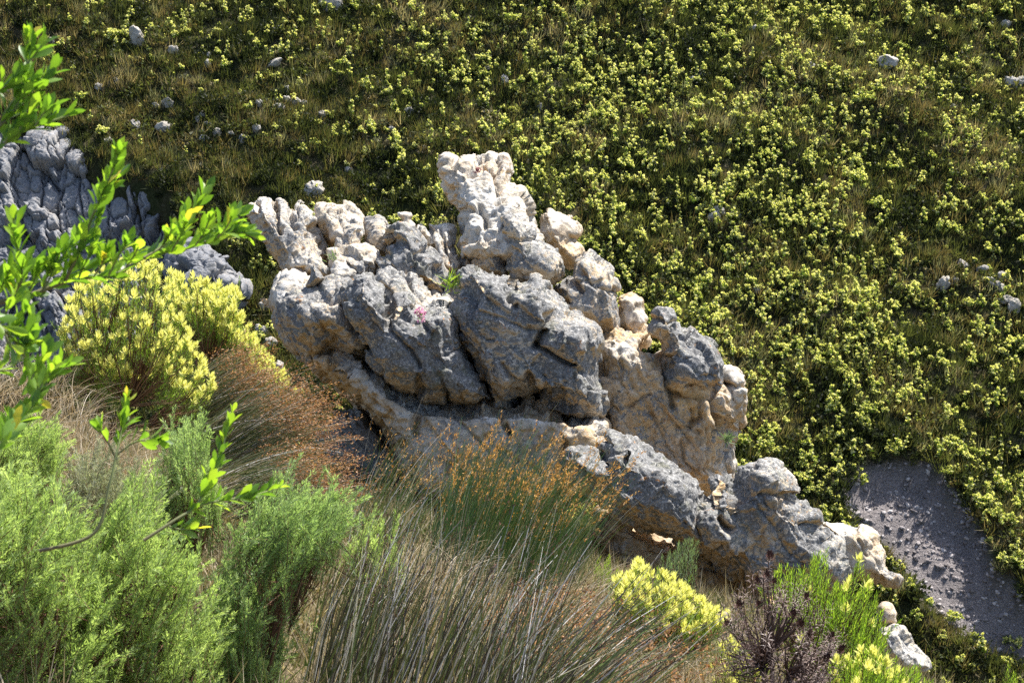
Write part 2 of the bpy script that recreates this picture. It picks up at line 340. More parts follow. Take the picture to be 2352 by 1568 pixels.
def boulder(name, parent, frame, pts, d0, T, R=60, a=0.0, b=0.0, cracks=(), och=0.3, lich=0.5, amp=1.0, step=3.6, mat=None, seed=0.0, dent=(), rough=7.0, blocky=.85, back=1.0, down=0.9, label=None, round_p=1.55, joint=None, sharp=.65):
    """a closed rock: photo outline (px) at depth d0 m, half thickness T m, edge rounding R px, face tilt a (right) and b (down) in m per m"""
    R = R * 0.62; poly = fr(frame, pts); lo, hi = poly.min(0) - 14, poly.max(0) + 14; pm = d0 / FPX; h = step * pm
    us, vs = np.arange(lo[0], hi[0] + step, step), np.arange(lo[1], hi[1] + step, step)
    U, Vv = np.meshgrid(us, vs, indexing='ij')
    s = poly_sd(poly, U, Vv) + rough * noise2(U, Vv, 42.0, seed, 3)
    c = poly.mean(0); dc = d0 + a * (U - c[0]) * pm + b * (Vv - c[1]) * pm
    lo_d, hi_d = dc[s > -step * 2].min() - T - 3 * h, dc[s > -step * 2].max() + T * back + 3 * h
    ws = np.arange(lo_d, hi_d, h)
    e = 1 - np.clip(s / R, None, 1); e = np.where(e > 1, 1 + (e - 1) * 1.0, e)
    w = (ws[None, None] - dc[..., None]); w = w / np.where(w < 0, T, T * back)
    f = np.abs(w) ** round_p + (np.abs(e) ** round_p)[..., None] - 1
    V, F = surface_nets(f.astype(np.float32))
    uu, vv, dd = lo[0] + V[:, 0] * step, lo[1] + V[:, 1] * step, ws[0] + V[:, 2] * h
    X = P(uu, vv, dd)
    for _ in range(1):                                     # relax the stair steps
        S1 = np.zeros_like(X); n1 = np.zeros(len(X))
        for k4 in range(4):
            np.add.at(S1, F[:, k4], X[F[:, (k4 + 1) % 4]]); np.add.at(n1, F[:, k4], 1)
        X = 0.5 * X + 0.5 * S1 / n1[:, None]
    N = vnormals(X, F); q = X + seed * 3.1
    B = np.stack([q @ nrm(np.array([.84, .12, .5])), q @ nrm(np.array([-.14, .98, 0.0])), q @ nrm(np.array([.5, .07, -.85]))], 1)      # steep tilted bedding
    Bs = B * (1.5, 1.0, 0.7)
    wv = 0.14 * np.stack([perlin(q / 0.5), perlin(q / 0.5 + 7.7), perlin(q / 0.5 + 3.3)], 1)
    cm = np.clip(0.5 + 1.8 * perlin(q / 1.2 + 21.0), 0, 1)
    dsp = 0.10 * fbm(q / 1.7, 2) + sharp * (0.095 * (ridged(Bs / 1.05, 4, 0.5) - 1.15) + 0.032 * (ridged(q / 0.3 + 31, 3, 0.6) - 0.9))
    f1, f2, idn, tl = worley((Bs + wv * .6) / 1.0); dsp += blocky * (0.10 * (idn - 0.6) + 0.30 * tl)
    f1, f2, idn, tl = worley((Bs + wv * 0.4) / 0.42 + 5); dsp += blocky * (0.05 * (idn - 0.5) + 0.11 * tl - 0.05 * cm * np.exp(-((f2 - f1) / 0.05)))
    f1, f2, idn, tl = worley((q + wv * 0.3) / 0.17 + 2); dsp += 0.02 * (idn - 0.5) + 0.04 * tl
    sh = np.abs(perlin((B + .5 * wv) * (1.3, .22, .2) + 41.0)); dsp -= 0.20 * cm * np.exp(-(sh / 0.030) ** 2) * sharp
    sh = np.abs(perlin((B + .5 * wv) * (.25, .25, 1.1) + 61.0)); dsp -= 0.07 * (1 - cm) * np.exp(-(sh / 0.026) ** 2) * sharp
    pit = perlin(q / 0.22 + 51.0); dsp -= 0.05 * np.clip(pit * 2.2 - 0.55, 0, 1)
    if joint:                                              # strong upright joints of a fractured cliff
        J = q @ np.array([[0.93, 0, 0.36], [0, 1, 0], [-0.36, 0, 0.93]]).T
        for sc_, am in joint:
            f1, f2, idn, tl = worley((J + .5 * wv) / np.array(sc_), True); dsp += am * (idn - 0.3) * 1.0 + am * 0.35 * tl - am * 0.6 * np.exp(-((f2 - f1) / 0.03))
    ar = 0.5 * abs(np.dot(poly[:, 0], np.roll(poly[:, 1], -1)) - np.dot(poly[:, 1], np.roll(poly[:, 0], -1)))
    dsp *= amp * float(np.clip(math.sqrt(ar) * pm / 2.0, 0.5, 1.0))
    for ck in cracks:                                      # traced fissures: (points, width px, depth m)
        cp = fr(frame, ck[0]); best = np.full(len(X), 1e9)
        un = uu + 5 * perlin(q / 0.25 + 1.7); vn = vv + 5 * perlin(q / 0.25 + 8.7)
        for p0, p1 in zip(cp[:-1], cp[1:]):
            ee = p1 - p0; w0, w1 = un - p0[0], vn - p0[1]; t = np.clip((w0 * ee[0] + w1 * ee[1]) / (ee @ ee), 0, 1)
            best = np.minimum(best, np.hypot(w0 - t * ee[0], w1 - t * ee[1]))
        dsp -= 1.15 * ck[2] * np.exp(-(best / (0.7 * ck[1])) ** 2) * (dd < d0 + a * (uu - c[0]) * pm + b * (vv - c[1]) * pm + T * .3)
    for (du, dv, ru, rv, dep) in dent:                     # hollows (+ depth) and bosses (- depth)
        o = fr(frame, [(du, dv)])[0]; sc0 = FR[frame][2]
        dsp -= dep * np.exp(-(((uu - o[0]) / (ru * sc0)) ** 2 + ((vv - o[1]) / (rv * sc0)) ** 2))
    X = X + N * dsp[:, None]; N2 = vnormals(X, F)
    ovh = np.clip(-N2[:, 2] * 1.6 + 0.15, 0, 1)            # rain-sheltered undersides keep the bare ochre stone
    low = np.clip(0.5 + 0.9 * fbm(q / 1.5 + 4.2, 2), 0, 1)
    oc = np.clip(och * low * 1.5 + down * ovh, 0, 1)
    li = np.clip(lich + 0.35 * fbm(q / 1.2 + 11.0, 2) - 0.75 * ovh * down, -0.6, 1.3) 
    o = part(name, X, F, mat or M_ROCK, parent, {'och': oc, 'lich': li}, True)
    if label: o['label'] = label
    return o
rb = P(1000, 1100, 27.5); rb[2] = TERR(rb[0:1], rb[1:2])[0]
OUT = thing('rock_outcrop', rb, 'large weathered grey and ochre rock outcrop with a pale pinnacle standing over the valley', 'rock outcrop')
# back row, right to left
boulder('boulder', OUT, '1', [(2015,440),(2040,415),(2090,407),(2130,435),(2180,440),(2230,450),(2240,480),(2265,520),(2275,570),(2240,600),(2270,640),(2290,700),(2300,760),(2220,790),(2130,720),(2060,640),(2020,580),(2005,500)], 30.4, 0.9, 45, b=-.7, och=.9, lich=.1, seed=1, label='orange stained boulder right of the pinnacle')
boulder('pinnacle', OUT, '1', [(1345,90),(1360,50),(1400,38),(1440,55),(1465,70),(1520,65),(1570,85),(1600,85),(1610,55),(1660,45),(1700,50),(1735,70),(1775,50),(1815,90),(1825,140),(1815,180),(1850,235),(1900,280),(1930,320),(1945,380),(1950,430),(1990,480),(2030,560),(2060,680),(1950,760),(1700,760),(1480,720),(1465,560),(1480,490),(1460,420),(1420,350),(1390,260),(1350,150)], 29.6, 1.0, 60, a=-.1, b=-1.05,
  cracks=[([(1430,90),(1440,200),(1450,290)], 7, .25), ([(1720,110),(1760,220),(1790,300),(1740,370)], 8, .3), ([(1610,370),(1640,440),(1665,520)], 8, .22), ([(1740,370),(1780,335),(1850,400)], 6, .18), ([(1680,110),(1715,180),(1720,280)], 6, .14), ([(1480,415),(1560,400),(1620,420)], 9, .16), ([(1550,170),(1620,150),(1640,110)], 8, .15)], dent=[(1575,165,35,22,.2), (1300,500,100,80,.0)], och=.28, lich=.16, seed=2, blocky=.6, sharp=.6, label='tall pale pinnacle with vertical cracks')
boulder('boulder', OUT, '1', [(45,415),(60,370),(100,350),(125,335),(165,322),(205,335),(235,360),(270,332),(310,365),(345,375),(400,365),(445,395),(485,430),(510,480),(530,550),(570,610),(590,660),(610,720),(640,800),(640,900),(500,910),(300,840),(270,790),(210,720),(150,640),(110,560),(70,490)], 28.9, 1.0, 70, a=.15, b=-.75,
  cracks=[([(238,355),(252,470),(275,540)], 6, .25), ([(112,352),(130,440),(150,530)], 6, .22), ([(180,340),(190,430),(215,520)], 4, .08), ([(345,378),(335,450),(370,520)], 8, .16), ([(380,390),(430,450),(470,520)], 7, .16), ([(500,520),(560,640),(620,760)], 9, .2)], och=.4, lich=.38, seed=3, blocky=.55, sharp=.6, label='fan shaped pale boulder leaning out to the left')
boulder('boulder', OUT, '1', [(500,385),(520,350),(580,342),(640,362),(700,365),(750,400),(800,455),(840,510),(820,600),(700,640),(610,640),(570,590),(530,500),(510,450)], 29.4, .8, 45, b=-.85, cracks=[([(560,360),(585,400),(600,440)], 6, .12)], och=.3, lich=.22, seed=4)
boulder('boulder', OUT, '1', [(1050,420),(1075,412),(1110,408),(1150,415),(1165,445),(1150,470),(1180,500),(1180,560),(1120,560),(1085,505),(1090,470),(1060,450)], 29.2, .22, 14, b=-.3, och=.2, lich=.2, amp=.4, seed=5, step=2.4, rough=3, label='small balanced stone on the skyline of the rock')
boulder('boulder', OUT, '1', [(1175,560),(1195,492),(1240,510),(1260,530),(1280,490),(1340,475),(1400,480),(1450,510),(1465,570),(1480,640),(1500,720),(1495,790),(1460,850),(1400,850),(1340,740),(1300,690),(1250,660),(1220,600)], 28.9, .7, 40, b=-.8, cracks=[([(1265,520),(1290,620),(1310,680)], 6, .18), ([(1350,490),(1370,600),(1400,760)], 6, .16)], och=.3, lich=.3, seed=6)
boulder('boulder', OUT, '1', [(1480,650),(1500,610),(1540,640),(1570,720),(1590,800),(1560,850),(1490,840),(1465,780)], 28.6, .5, 30, b=-.6, och=.4, lich=.35, seed=7)
boulder('boulder', OUT, '1', [(1560,620),(1580,580),(1640,545),(1700,540),(1750,570),(1775,620),(1785,700),(1810,800),(1810,880),(1700,880),(1600,850),(1560,760)], 28.3, .75, 60, b=-.12, cracks=[([(1610,640),(1690,655),(1760,690)], 4, .08)], och=.55, lich=.5, seed=8)
boulder('boulder', OUT, '1', [(1745,510),(1740,450),(1770,420),(1830,402),(1880,425),(1930,470),(1970,520),(1990,600),(2060,620),(2120,650),(2170,700),(2200,760),(2210,810),(2180,880),(2090,945),(2050,960),(1900,920),(1820,880),(1800,800),(1785,680),(1785,600),(1740,560)], 27.9, .95, 85, b=.02, cracks=[([(1990,600),(1900,610),(1800,600)], 6, .1), ([(1830,640),(1950,780),(2020,860)], 5, .06)], och=.45, lich=.55, seed=9, label='big rounded boulder in front of the pinnacle foot')
boulder('boulder', OUT, '1', [(672,540),(700,495),(760,475),(820,470),(835,520),(830,600),(825,640),(800,680),(770,720),(690,725),(645,690),(652,610)], 28.4, .55, 45, b=-.6, och=.35, lich=.32, seed=10)
boulder('boulder', OUT, '1', [(840,480),(870,455),(930,442),(975,460),(995,510),(1020,575),(1040,640),(980,690),(900,680),(840,650),(830,560)], 28.9, .6, 40, b=-.7, och=.3, lich=.45, seed=11)
boulder('boulder', OUT, '1', [(575,660),(605,635),(645,615),(690,640),(780,660),(850,640),(930,660),(960,720),(900,820),(700,900),(600,880),(600,740)], 28.1, .45, 35, b=-1.2, och=.25, lich=.12, seed=12, label='low pale ledge between the grey boulders')
boulder('boulder', OUT, '1', [(672,720),(720,700),(800,703),(860,715),(880,760),(890,820),(880,880),(780,900),(700,880),(690,800)], 27.8, .5, 40, b=-.05, och=.25, lich=.6, seed=13)
boulder('boulder', OUT, '1', [(890,830),(940,720),(990,640),(1030,630),(1060,610),(1020,560),(1020,525),(1060,508),(1100,508),(1150,540),(1200,580),(1240,620),(1260,660),(1320,680),(1360,720),(1370,780),(1390,830),(1430,870),(1420,960),(1300,990),(1100,960),(950,930)], 27.9, .9, 75, b=-.1, cracks=[([(1100,620),(1180,690),(1230,760)], 6, .1), ([(1255,665),(1190,700),(1170,790)], 5, .08)], och=.3, lich=.68, seed=14, label='dark mottled boulder in the middle of the rock')
# right flank
boulder('boulder', OUT, '3', [(215,80),(230,55),(270,35),(330,40),(380,80),(400,100),(440,130),(448,180),(490,190),(495,240),(462,260),(470,330),(465,400),(470,460),(440,540),(370,560),(300,520),(200,480),(60,420),(20,320),(80,250),(130,210),(190,170),(205,120)], 28.3, 1.0, 75, a=.05, b=-.12, cracks=[([(215,100),(230,200),(260,260)], 7, .18), ([(270,150),(370,210),(430,300)], 7, .12), ([(100,280),(180,330)], 8, .16)], och=.4, lich=.55, seed=15)
boulder('boulder', OUT, '3', [(470,300),(510,270),(560,265),(620,290),(645,310),(640,370),(670,420),(665,470),(690,530),(700,600),(600,620),(520,560),(480,480),(462,420)], 28.6, .6, 45, b=-.1, och=.6, lich=.4, seed=16, label='small squat boulder on the right shoulder')
boulder('rock_wall', OUT, '3', [(330,560),(420,490),(480,470),(560,520),(640,540),(720,600),(800,640),(900,700),(1050,760),(1180,800),(1230,860),(1270,1000),(1260,1100),(1225,1140),(1220,1210),(1210,1270),(1205,1340),(1190,1390),(1180,1500),(1000,1560),(700,1560),(430,1350),(330,1150),(300,850)], 27.9, 1.5, 110, a=-.1, b=.05, cracks=[([(800,720),(790,850),(830,980)], 8, .25), ([(830,900),(1000,920),(1100,880)], 12, .25), ([(1090,920),(1110,1040),(1150,1130)], 14, .4), ([(1000,930),(1010,1040),(960,1090)], 12, .18), ([(1050,1130),(1060,1250),(1040,1400)], 5, .12), ([(860,1100),(1000,1150)], 6, .1), ([(560,980),(680,900)], 6, .12), ([(890,1180),(900,1330),(1000,1420)], 5, .1)], dent=[(720,585,60,40,.7)], och=.75, lich=.3, seed=17, blocky=.55, sharp=.5, label='tall ochre and grey wall on the right flank')
boulder('boulder', OUT, '3', [(690,500),(705,440),(720,400),(740,365),(790,360),(840,380),(865,420),(880,470),(920,510),(1000,540),(1070,580),(1110,600),(1145,650),(1155,720),(1150,800),(1110,880),(1000,915),(900,900),(820,890),(800,850),(780,780),(800,720),(760,650),(770,590),(720,540)], 27.1, .9, 75, b=-.08, cracks=[([(720,430),(790,450),(860,440)], 6, .12), ([(800,690),(850,720),(840,780)], 8, .14)], och=.35, lich=.72, seed=18, label='dark lichened boulder capping the right wall')
boulder('boulder', OUT, '3', [(1140,760),(1180,735),(1230,740),(1280,780),(1310,830),(1325,900),(1300,970),(1270,1040),(1270,1090),(1230,1130),(1165,1110),(1130,1040),(1125,940),(1140,850)], 27.6, .7, 55, a=-.1, b=0, cracks=[([(1150,830),(1220,860),(1300,850)], 6, .1)], och=.7, lich=.15, seed=19, label='pale knob at the far right edge of the rock')
# front row
boulder('boulder', OUT, '2', [(88,245),(110,215),(150,212),(200,235),(240,290),(240,370),(190,335),(150,300),(100,275)], 27.6, .35, 22, b=-.8, och=.3, lich=.3, seed=20, rough=4, label='small spur jutting left under the fan shaped boulder')
boulder('boulder', OUT, '2', [(210,180),(225,130),(260,80),(300,55),(370,45),(425,60),(440,110),(440,190),(360,260),(300,320),(240,330),(215,280)], 27.2, .7, 45, b=-1.2, och=.2, lich=.15, seed=21)
boulder('boulder', OUT, '2', [(215,330),(230,265),(270,210),(300,185),(370,160),(450,150),(560,135),(680,130),(760,200),(840,400),(840,600),(770,655),(700,632),(620,606),(580,590),(540,640),(480,650),(420,640),(340,600),(285,540),(250,470),(225,400)], 26.5, 1.4, 150, a=-.1, b=.08, och=.35, lich=.66, seed=22, blocky=.5, sharp=.45, cracks=[([(560,260),(620,250),(680,300)], 7, .1)], label='rounded grey boulder at the left of the front row')
boulder('boulder', OUT, '2', [(395,175),(420,100),(430,40),(465,12),(500,40),(530,75),(548,112),(520,150),(450,180)], 26.2, .35, 30, b=.15, och=.3, lich=.8, seed=23, amp=.6, label='dark knob on top of the rounded boulder')
boulder('boulder', OUT, '2', [(820,95),(870,65),(920,48),(980,55),(1040,80),(1090,82),(1150,115),(1220,200),(1300,225),(1370,280),(1400,400),(1390,560),(1200,520),(1000,400),(900,260),(840,160)], 26.6, .8, 50, b=-1.3, cracks=[([(1040,100),(1080,170),(1170,230)], 6, .15), ([(900,170),(960,240),(1010,260)], 8, .18)], och=.15, lich=.5, seed=24)
boulder('overhang', OUT, '2', [(660,250),(665,200),(690,150),(725,100),(760,85),(815,98),(850,150),(880,175),(930,195),(950,240),(1000,215),(1045,205),(1075,240),(1095,320),(1130,340),(1200,290),(1260,285),(1320,310),(1355,370),(1370,450),(1385,560),(1440,660),(1520,750),(1590,850),(1600,890),(1500,905),(1400,925),(1300,912),(1210,918),(1150,885),(1115,835),(1050,822),(960,800),(900,770),(830,700),(780,650),(755,600),(770,560),(800,545),(760,480),(690,390),(665,320)], 25.7, 1.25, 80, a=.04, b=.16,
  cracks=[([(930,190),(950,330),(935,420)], 9, .35), ([(935,420),(960,470),(1080,570),(1130,690)], 7, .16), ([(1100,320),(1150,390),(1200,470)], 5, .1), ([(1280,600),(1360,560),(1400,640)], 4, .06), ([(1110,740),(1125,840)], 8, .14), ([(1290,850),(1310,915)], 8, .16), ([(800,545),(830,620),(900,700)], 9, .12), ([(1360,790),(1400,880)], 4, .06)], och=.18, lich=.92, seed=25, blocky=.5, sharp=.42, amp=.85, label='dark grey overhanging slab, left half of the front face')
boulder('overhang', OUT, '2', [(1340,330),(1385,250),(1400,180),(1385,75),(1420,52),(1490,45),(1560,80),(1620,90),(1690,105),(1705,132),(1740,112),(1800,125),(1850,112),(1920,140),(1930,185),(1970,240),(2010,290),(2080,335),(2160,385),(2220,425),(2260,500),(2275,560),(2262,620),(2258,700),(2280,800),(2285,900),(2268,960),(2200,985),(2100,982),(2000,940),(1930,935),(1850,880),(1825,862),(1740,868),(1700,890),(1600,905),(1560,850),(1480,760),(1400,650),(1350,520)], 26.1, 1.3, 85, a=-.06, b=.10,
  cracks=[([(1370,560),(1440,690),(1530,790),(1590,880)], 8, .25), ([(1680,180),(1690,260),(1730,290)], 8, .2), ([(1950,345),(1910,440),(1850,545)], 10, .3), ([(1850,545),(1960,600),(2060,660),(2190,705)], 7, .3), ([(1490,320),(1620,360),(1780,430),(1900,460)], 5, .1), ([(1650,660),(1700,740),(1790,780)], 7, .14), ([(1810,720),(1830,800),(1850,870)], 12, .2), ([(1900,740),(1940,830),(1930,900)], 9, .12), ([(1380,700),(1480,760)], 6, .1)], dent=[(1560,560,130,110,.22), (2080,520,130,100,-.2), (1740,140,60,30,.2), (1960,860,120,40,.2)], och=.35, lich=.74, seed=26, blocky=.5, sharp=.45, label='right half of the front face with lit edge and ochre underside')
boulder('base_rock', OUT, '2', [(400,620),(520,585),(580,585),(700,615),(850,670),(960,735),(1120,815),(1250,850),(1400,865),(1600,850),(1900,880),(2100,945),(2215,975),(2280,1040),(2292,1150),(2285,1250),(2150,1450),(1900,1600),(1300,1600),(1060,1400),(960,1180),(900,1060),(800,960),(700,880),(620,790),(540,710),(470,650)], 26.35, 1.5, 75, a=-.05, b=-.02,
  cracks=[([(960,815),(1060,880),(1150,900),(1300,930),(1500,930),(1700,910),(1900,940),(2150,990)], 20, .5), ([(1130,900),(1100,1000),(1080,1090)], 14, .3), ([(1610,920),(1640,1010),(1690,1090)], 9, .28), ([(1340,980),(1450,1090),(1560,1200)], 5, .12), ([(2040,1160),(2010,1300)], 9, .25), ([(560,600),(640,720),(760,860)], 8, .1)], och=.75, lich=.34, seed=27, blocky=.55, sharp=.45, label='pale ochre base under the overhang, dark cleft along its top')
boulder('boulder', OUT, '2', [(540,1010),(600,960),(700,950),(800,990),(900,1080),(1000,1190),(1080,1320),(1060,1450),(800,1450),(560,1300),(500,1120)], 27.2, .8, 60, b=-.2, och=.2, lich=.7, seed=28)
boulder('core_rock', OUT, '2', [(420,330),(700,250),(1300,150),(1900,250),(2180,480),(2230,900),(2250,1200),(1900,1500),(1200,1500),(900,1100),(560,720)], 28.0, 1.1, 80, och=.6, lich=.5, seed=29, step=6)
# low ridge in front, lower right
hb = P(1650, 1340, 24.5); hb[2] = TERR(hb[0:1], hb[1:2])[0]
RDG = thing('rock_ridge', hb, 'lower grey rock ridge with ochre hollow running down right from the outcrop', 'rock ridge')
boulder('boulder', RDG, '4', [(1765,705),(1800,685),(1880,675),(1960,710),(2040,710),(2100,760),(2130,830),(2170,900),(2175,960),(2210,1020),(2250,1050),(2240,1095),(2180,1105),(2080,1070),(1950,1080),(1850,1060),(1800,900),(1770,780)], 25.0, .7, 60, b=-.05, cracks=[([(1790,760),(1880,830),(1900,900)], 8, .12), ([(1980,720),(1990,800),(2060,900)], 6, .1)], och=.8, lich=.25, seed=31, sharp=.5, blocky=.6, label='ochre stained nose at the right end of the ridge')
boulder('boulder', RDG, '4', [(1020,520),(1060,455),(1110,405),(1160,400),(1225,450),(1260,420),(1310,360),(1380,318),(1450,330),(1530,385),(1600,440),(1642,520),(1610,545),(1690,590),(1750,650),(1762,720),(1800,790),(1860,840),(1890,920),(1930,1010),(1900,1080),(1600,1130),(1400,1135),(1300,1095),(1200,1045),(1150,995),(1050,915),(960,860),(900,700)], 24.6, 1.2, 90, a=.05, b=.02, cracks=[([(1035,470),(1060,560),(1110,650),(1190,760)], 10, .22), ([(1310,520),(1500,530),(1620,545)], 7, .16), ([(1110,650),(1180,740),(1220,760)], 6, .1), ([(1640,700),(1760,730)], 6, .1)], dent=[(1200,560,120,120,.2), (1400,430,120,60,-.15)], och=.45, lich=.72, seed=32, sharp=.5, blocky=.6, label='humped grey boulder with a pale lit top in the ridge')
boulder('boulder', RDG, '4', [(130,330),(140,270),(250,240),(330,235),(390,262),(395,190),(440,145),(520,155),(560,175),(640,210),(720,250),(800,300),(870,340),(930,400),(990,445),(1045,500),(1070,620),(1080,800),(1040,905),(960,880),(880,835),(700,745),(560,705),(470,680),(400,640),(330,560),(200,470)], 24.3, 1.15, 90, a=.25, b=-.1, cracks=[([(400,190),(480,230),(560,270)], 8, .15), ([(390,262),(420,330),(500,350)], 7, .12)], dent=[(500,430,160,80,.12), (850,480,100,100,-.1)], och=.3, lich=.82, seed=33, sharp=.5, blocky=.6, label='dark sloping boulder behind the orange reed heads')
boulder('hollow', RDG, '4', [(380,640),(480,650),(700,720),(880,810),(1050,890),(1200,1010),(1300,1070),(1420,1110),(1500,1250),(1400,1700),(1000,1600),(620,1250),(450,950),(380,800)], 25.8, .8, 60, b=.15, och=1.0, lich=-.2, seed=34, sharp=.5, blocky=.6, down=1.0, cracks=[([(620,790),(720,860)], 8, .12), ([(1000,980),(1100,1010)], 7, .12)], label='shaded reddish hollow under the ridge')
kb = P(2060, 1500, 23.0); kb[2] = TERR(kb[0:1], kb[1:2])[0]
LOW = thing('rock', kb, 'small pale rock low at the right, behind the green bush', 'rock')
boulder('boulder', LOW, '9', [(1345,1215),(1400,1190),(1450,1168),(1520,1190),(1560,1250),(1620,1330),(1690,1400),(1705,1460),(1620,1520),(1500,1500),(1380,1400)], 23.0, .55, 35, b=-.35, och=.2, lich=.45, seed=35, amp=.6)
boulder('boulder', LOW, '9', [(1340,1060),(1375,1020),(1430,1030),(1465,1090),(1450,1150),(1400,1180),(1340,1160)], 23.3, .35, 25, b=-.2, och=.6, lich=.1, seed=36, amp=.5)
# the far cliff on the left
kb = P(120, 640, 69.0); kb[2] = TERR(kb[0:1], kb[1:2])[0]
CL = thing('cliff', kb, 'grey fractured cliff in bluish shade on the far slope behind the yellow bush', 'cliff')
boulder('rock_face', CL, 'F', [(-90,318),(-20,318),(60,292),(145,308),(205,362),(262,400),(330,418),(402,455),(425,510),(400,560),(430,590),(480,590),(530,640),(548,668),(430,740),(300,820),(-90,930)], 69.8, 1.6, 60, a=.05, b=-.5, mat=M_CLIFF, och=.25, lich=.6, seed=40, step=2.3, rough=8, amp=1.0, down=0.2, blocky=.15, sharp=.5, joint=[((1.3, 3.0, 2.6), 1.0), ((.65, 1.6, 1.1), .5)])
boulder('rock_face', CL, 'F', [(405,600),(440,582),(478,588),(520,625),(550,668),(545,700),(480,705),(420,670)], 64.5, 1.1, 40, a=.05, b=-.6, mat=M_CLIFF, och=.2, lich=.6, seed=41, step=2.4, rough=8, down=0.2, blocky=.2, sharp=.5, joint=[((1.3, 2.0, 2.2), .8), ((.8, 1.2, 1.1), .35)])
# ---------------------------------------------------------------- the far slope: dense low cover, yellow bushes, stones
def leafy(n, spread, lean=0.5, l=0.3, w=0.06, seed=0):
    """a tuft of narrow triangles standing on the origin"""
    r = np.random.default_rng(seed); a = r.random(n) * 6.283; q = r.random(n) ** 0.5 * spread
    b = np.stack([q * np.cos(a), q * np.sin(a), np.zeros(n)], 1)
    d = nrm(np.stack([np.cos(a) * lean, np.sin(a) * lean, np.ones(n)], 1) + r.normal(size=(n, 3)) * 0.35); d[:, 2] = np.abs(d[:, 2])
    L = l * (0.6 + 0.7 * r.random(n)); sd = nrm(np.cross(d, r.normal(size=(n, 3))))
    V = np.stack([b - sd * w / 2, b + sd * w / 2, b + d * L[:, None]], 1).reshape(-1, 3)
    return V, np.arange(3 * n).reshape(-1, 3)
def clumps(n, R, h, lw, seed):
    """a low shrub: small leaf faces through a dome, uneven"""
    r = np.random.default_rng(seed); d = nrm(r.normal(size=(n, 3))); d[:, 2] = np.abs(d[:, 2])
    c = d * (r.random(n) ** 0.45)[:, None] * (R, R, h) * (0.75 + 0.45 * perlin(d * 1.8 + seed))[:, None]
    t = nrm(d * 0.6 + r.normal(size=(n, 3)) * 0.7 + (0, 0, 0.5)); sd = nrm(np.cross(t, r.normal(size=(n, 3))))
    l = lw * (0.7 + 0.8 * r.random(n))[:, None]
    V = np.stack([c - sd * l * 0.28, c + sd * l * 0.28, c + t * l], 1).reshape(-1, 3)
    return V, np.arange(3 * n).reshape(-1, 3)
M_COVER = leaf_mat('heath cover', [(0.0, (0.014, 0.020, 0.009)), (0.22, (0.035, 0.046, 0.016)), (0.45, (0.085, 0.10, 0.032)), (0.6, (0.11, 0.095, 0.038)), (0.72, (0.15, 0.115, 0.055)), (0.85, (0.15, 0.17, 0.105)), (1.0, (0.32, 0.26, 0.16))], 0.4, 0.6, (1.4, 1.35, 0.8), 0.15)
M_HBUSH = leaf_mat('yellow slope bush', [(0.0, (0.03, 0.045, 0.012)), (0.35, (0.07, 0.12, 0.025)), (0.6, (0.19, 0.27, 0.05)), (0.8, (0.60, 0.60, 0.22)), (1.0, (0.80, 0.77, 0.45))], 0.48, 0.55, (1.25, 1.25, 0.6), 0.2, objvar=0.16)
CLIFFP = [(-120,330),(-20,345),(60,315),(140,335),(190,395),(250,435),(320,450),(390,480),(405,540),(420,600),(480,600),(530,650),(540,680),(430,720),(300,800),(-120,900)]
def hill_pts(n, um=170, vtop=-160, vbot=1720):
    """random points spread over the visible far slope"""
    out = []
    while sum(map(len, out)) < n:
        x = -42 + 84 * rng.random(n * 2); y = 34 + 66 * rng.random(n * 2); z = TERR(x, y); p = np.stack([x, y, z], 1)
        u, v, d = UVD(p); k = (u > -um) & (u < 2352 + um) & (v > vtop) & (v < vbot) & (far_raw(x, y) > near_h(x, y) + .3)
        out.append(p[k])
    return np.concatenate(out)[:n]
hp = hill_pts(30000); u, v, d = UVD(hp)
sc = poly_sd(SCREE, u, v); cf = poly_sd(CLIFFP, u, v); patch = noise2(hp[:, 0], hp[:, 1], 4.0, 8, 3); patch2 = noise2(hp[:, 0], hp[:, 1], 1.6, 9, 2)
keep = (sc < 4) & ((cf < 0) | (rng.random(len(hp)) < 0.6))
hp, patch, patch2, u, v = hp[keep], patch[keep], patch2[keep], u[keep], v[keep]
sp = Soup(); kinds = [leafy(26, .22, .35, .50, .045, 1), leafy(20, .16, .55, .42, .05, 2), clumps(46, .32, .42, .13, 3), clumps(54, .42, .34, .12, 4), leafy(30, .28, .3, .62, .035, 5), clumps(90, .60, .62, .13, 6), clumps(70, .30, .55, .10, 7)]
which = np.where(rng.random(len(hp)) < .30, rng.integers(5, 7, len(hp)), np.clip(((patch2 * 1.2 + rng.normal(size=len(hp)) * .5 + 0.5) * 5).astype(int), 0, 4))
for i, (Vk, Fk) in enumerate(kinds):
    m = which == i; n = m.sum(); q = hp[m] - (0, 0, .05)
    W, G = inst(Vk, Fk, q, frames(nrm(np.stack([rng.normal(size=n) * .12, rng.normal(size=n) * .12, np.ones(n)], 1))), 0.65 + 0.75 * rng.random(n))
    base = np.clip(0.36 + 0.5 * patch[m] + rng.normal(size=n) * .2 + (0.06, .0, -.1, .05, .14, -.22, -.1)[i], 0, 1)
    sp.add(W, G, rnd=np.clip(np.repeat(base, len(Vk)) + rng.normal(size=n * len(Vk)) * .06, 0, 1))
Vv, Ff, At = sp.get()
tag(solo('heath', Vv, Ff, M_COVER, (0, 0, 0), At), 'low olive and brown heath covering the far slope', 'heath', kind='stuff')
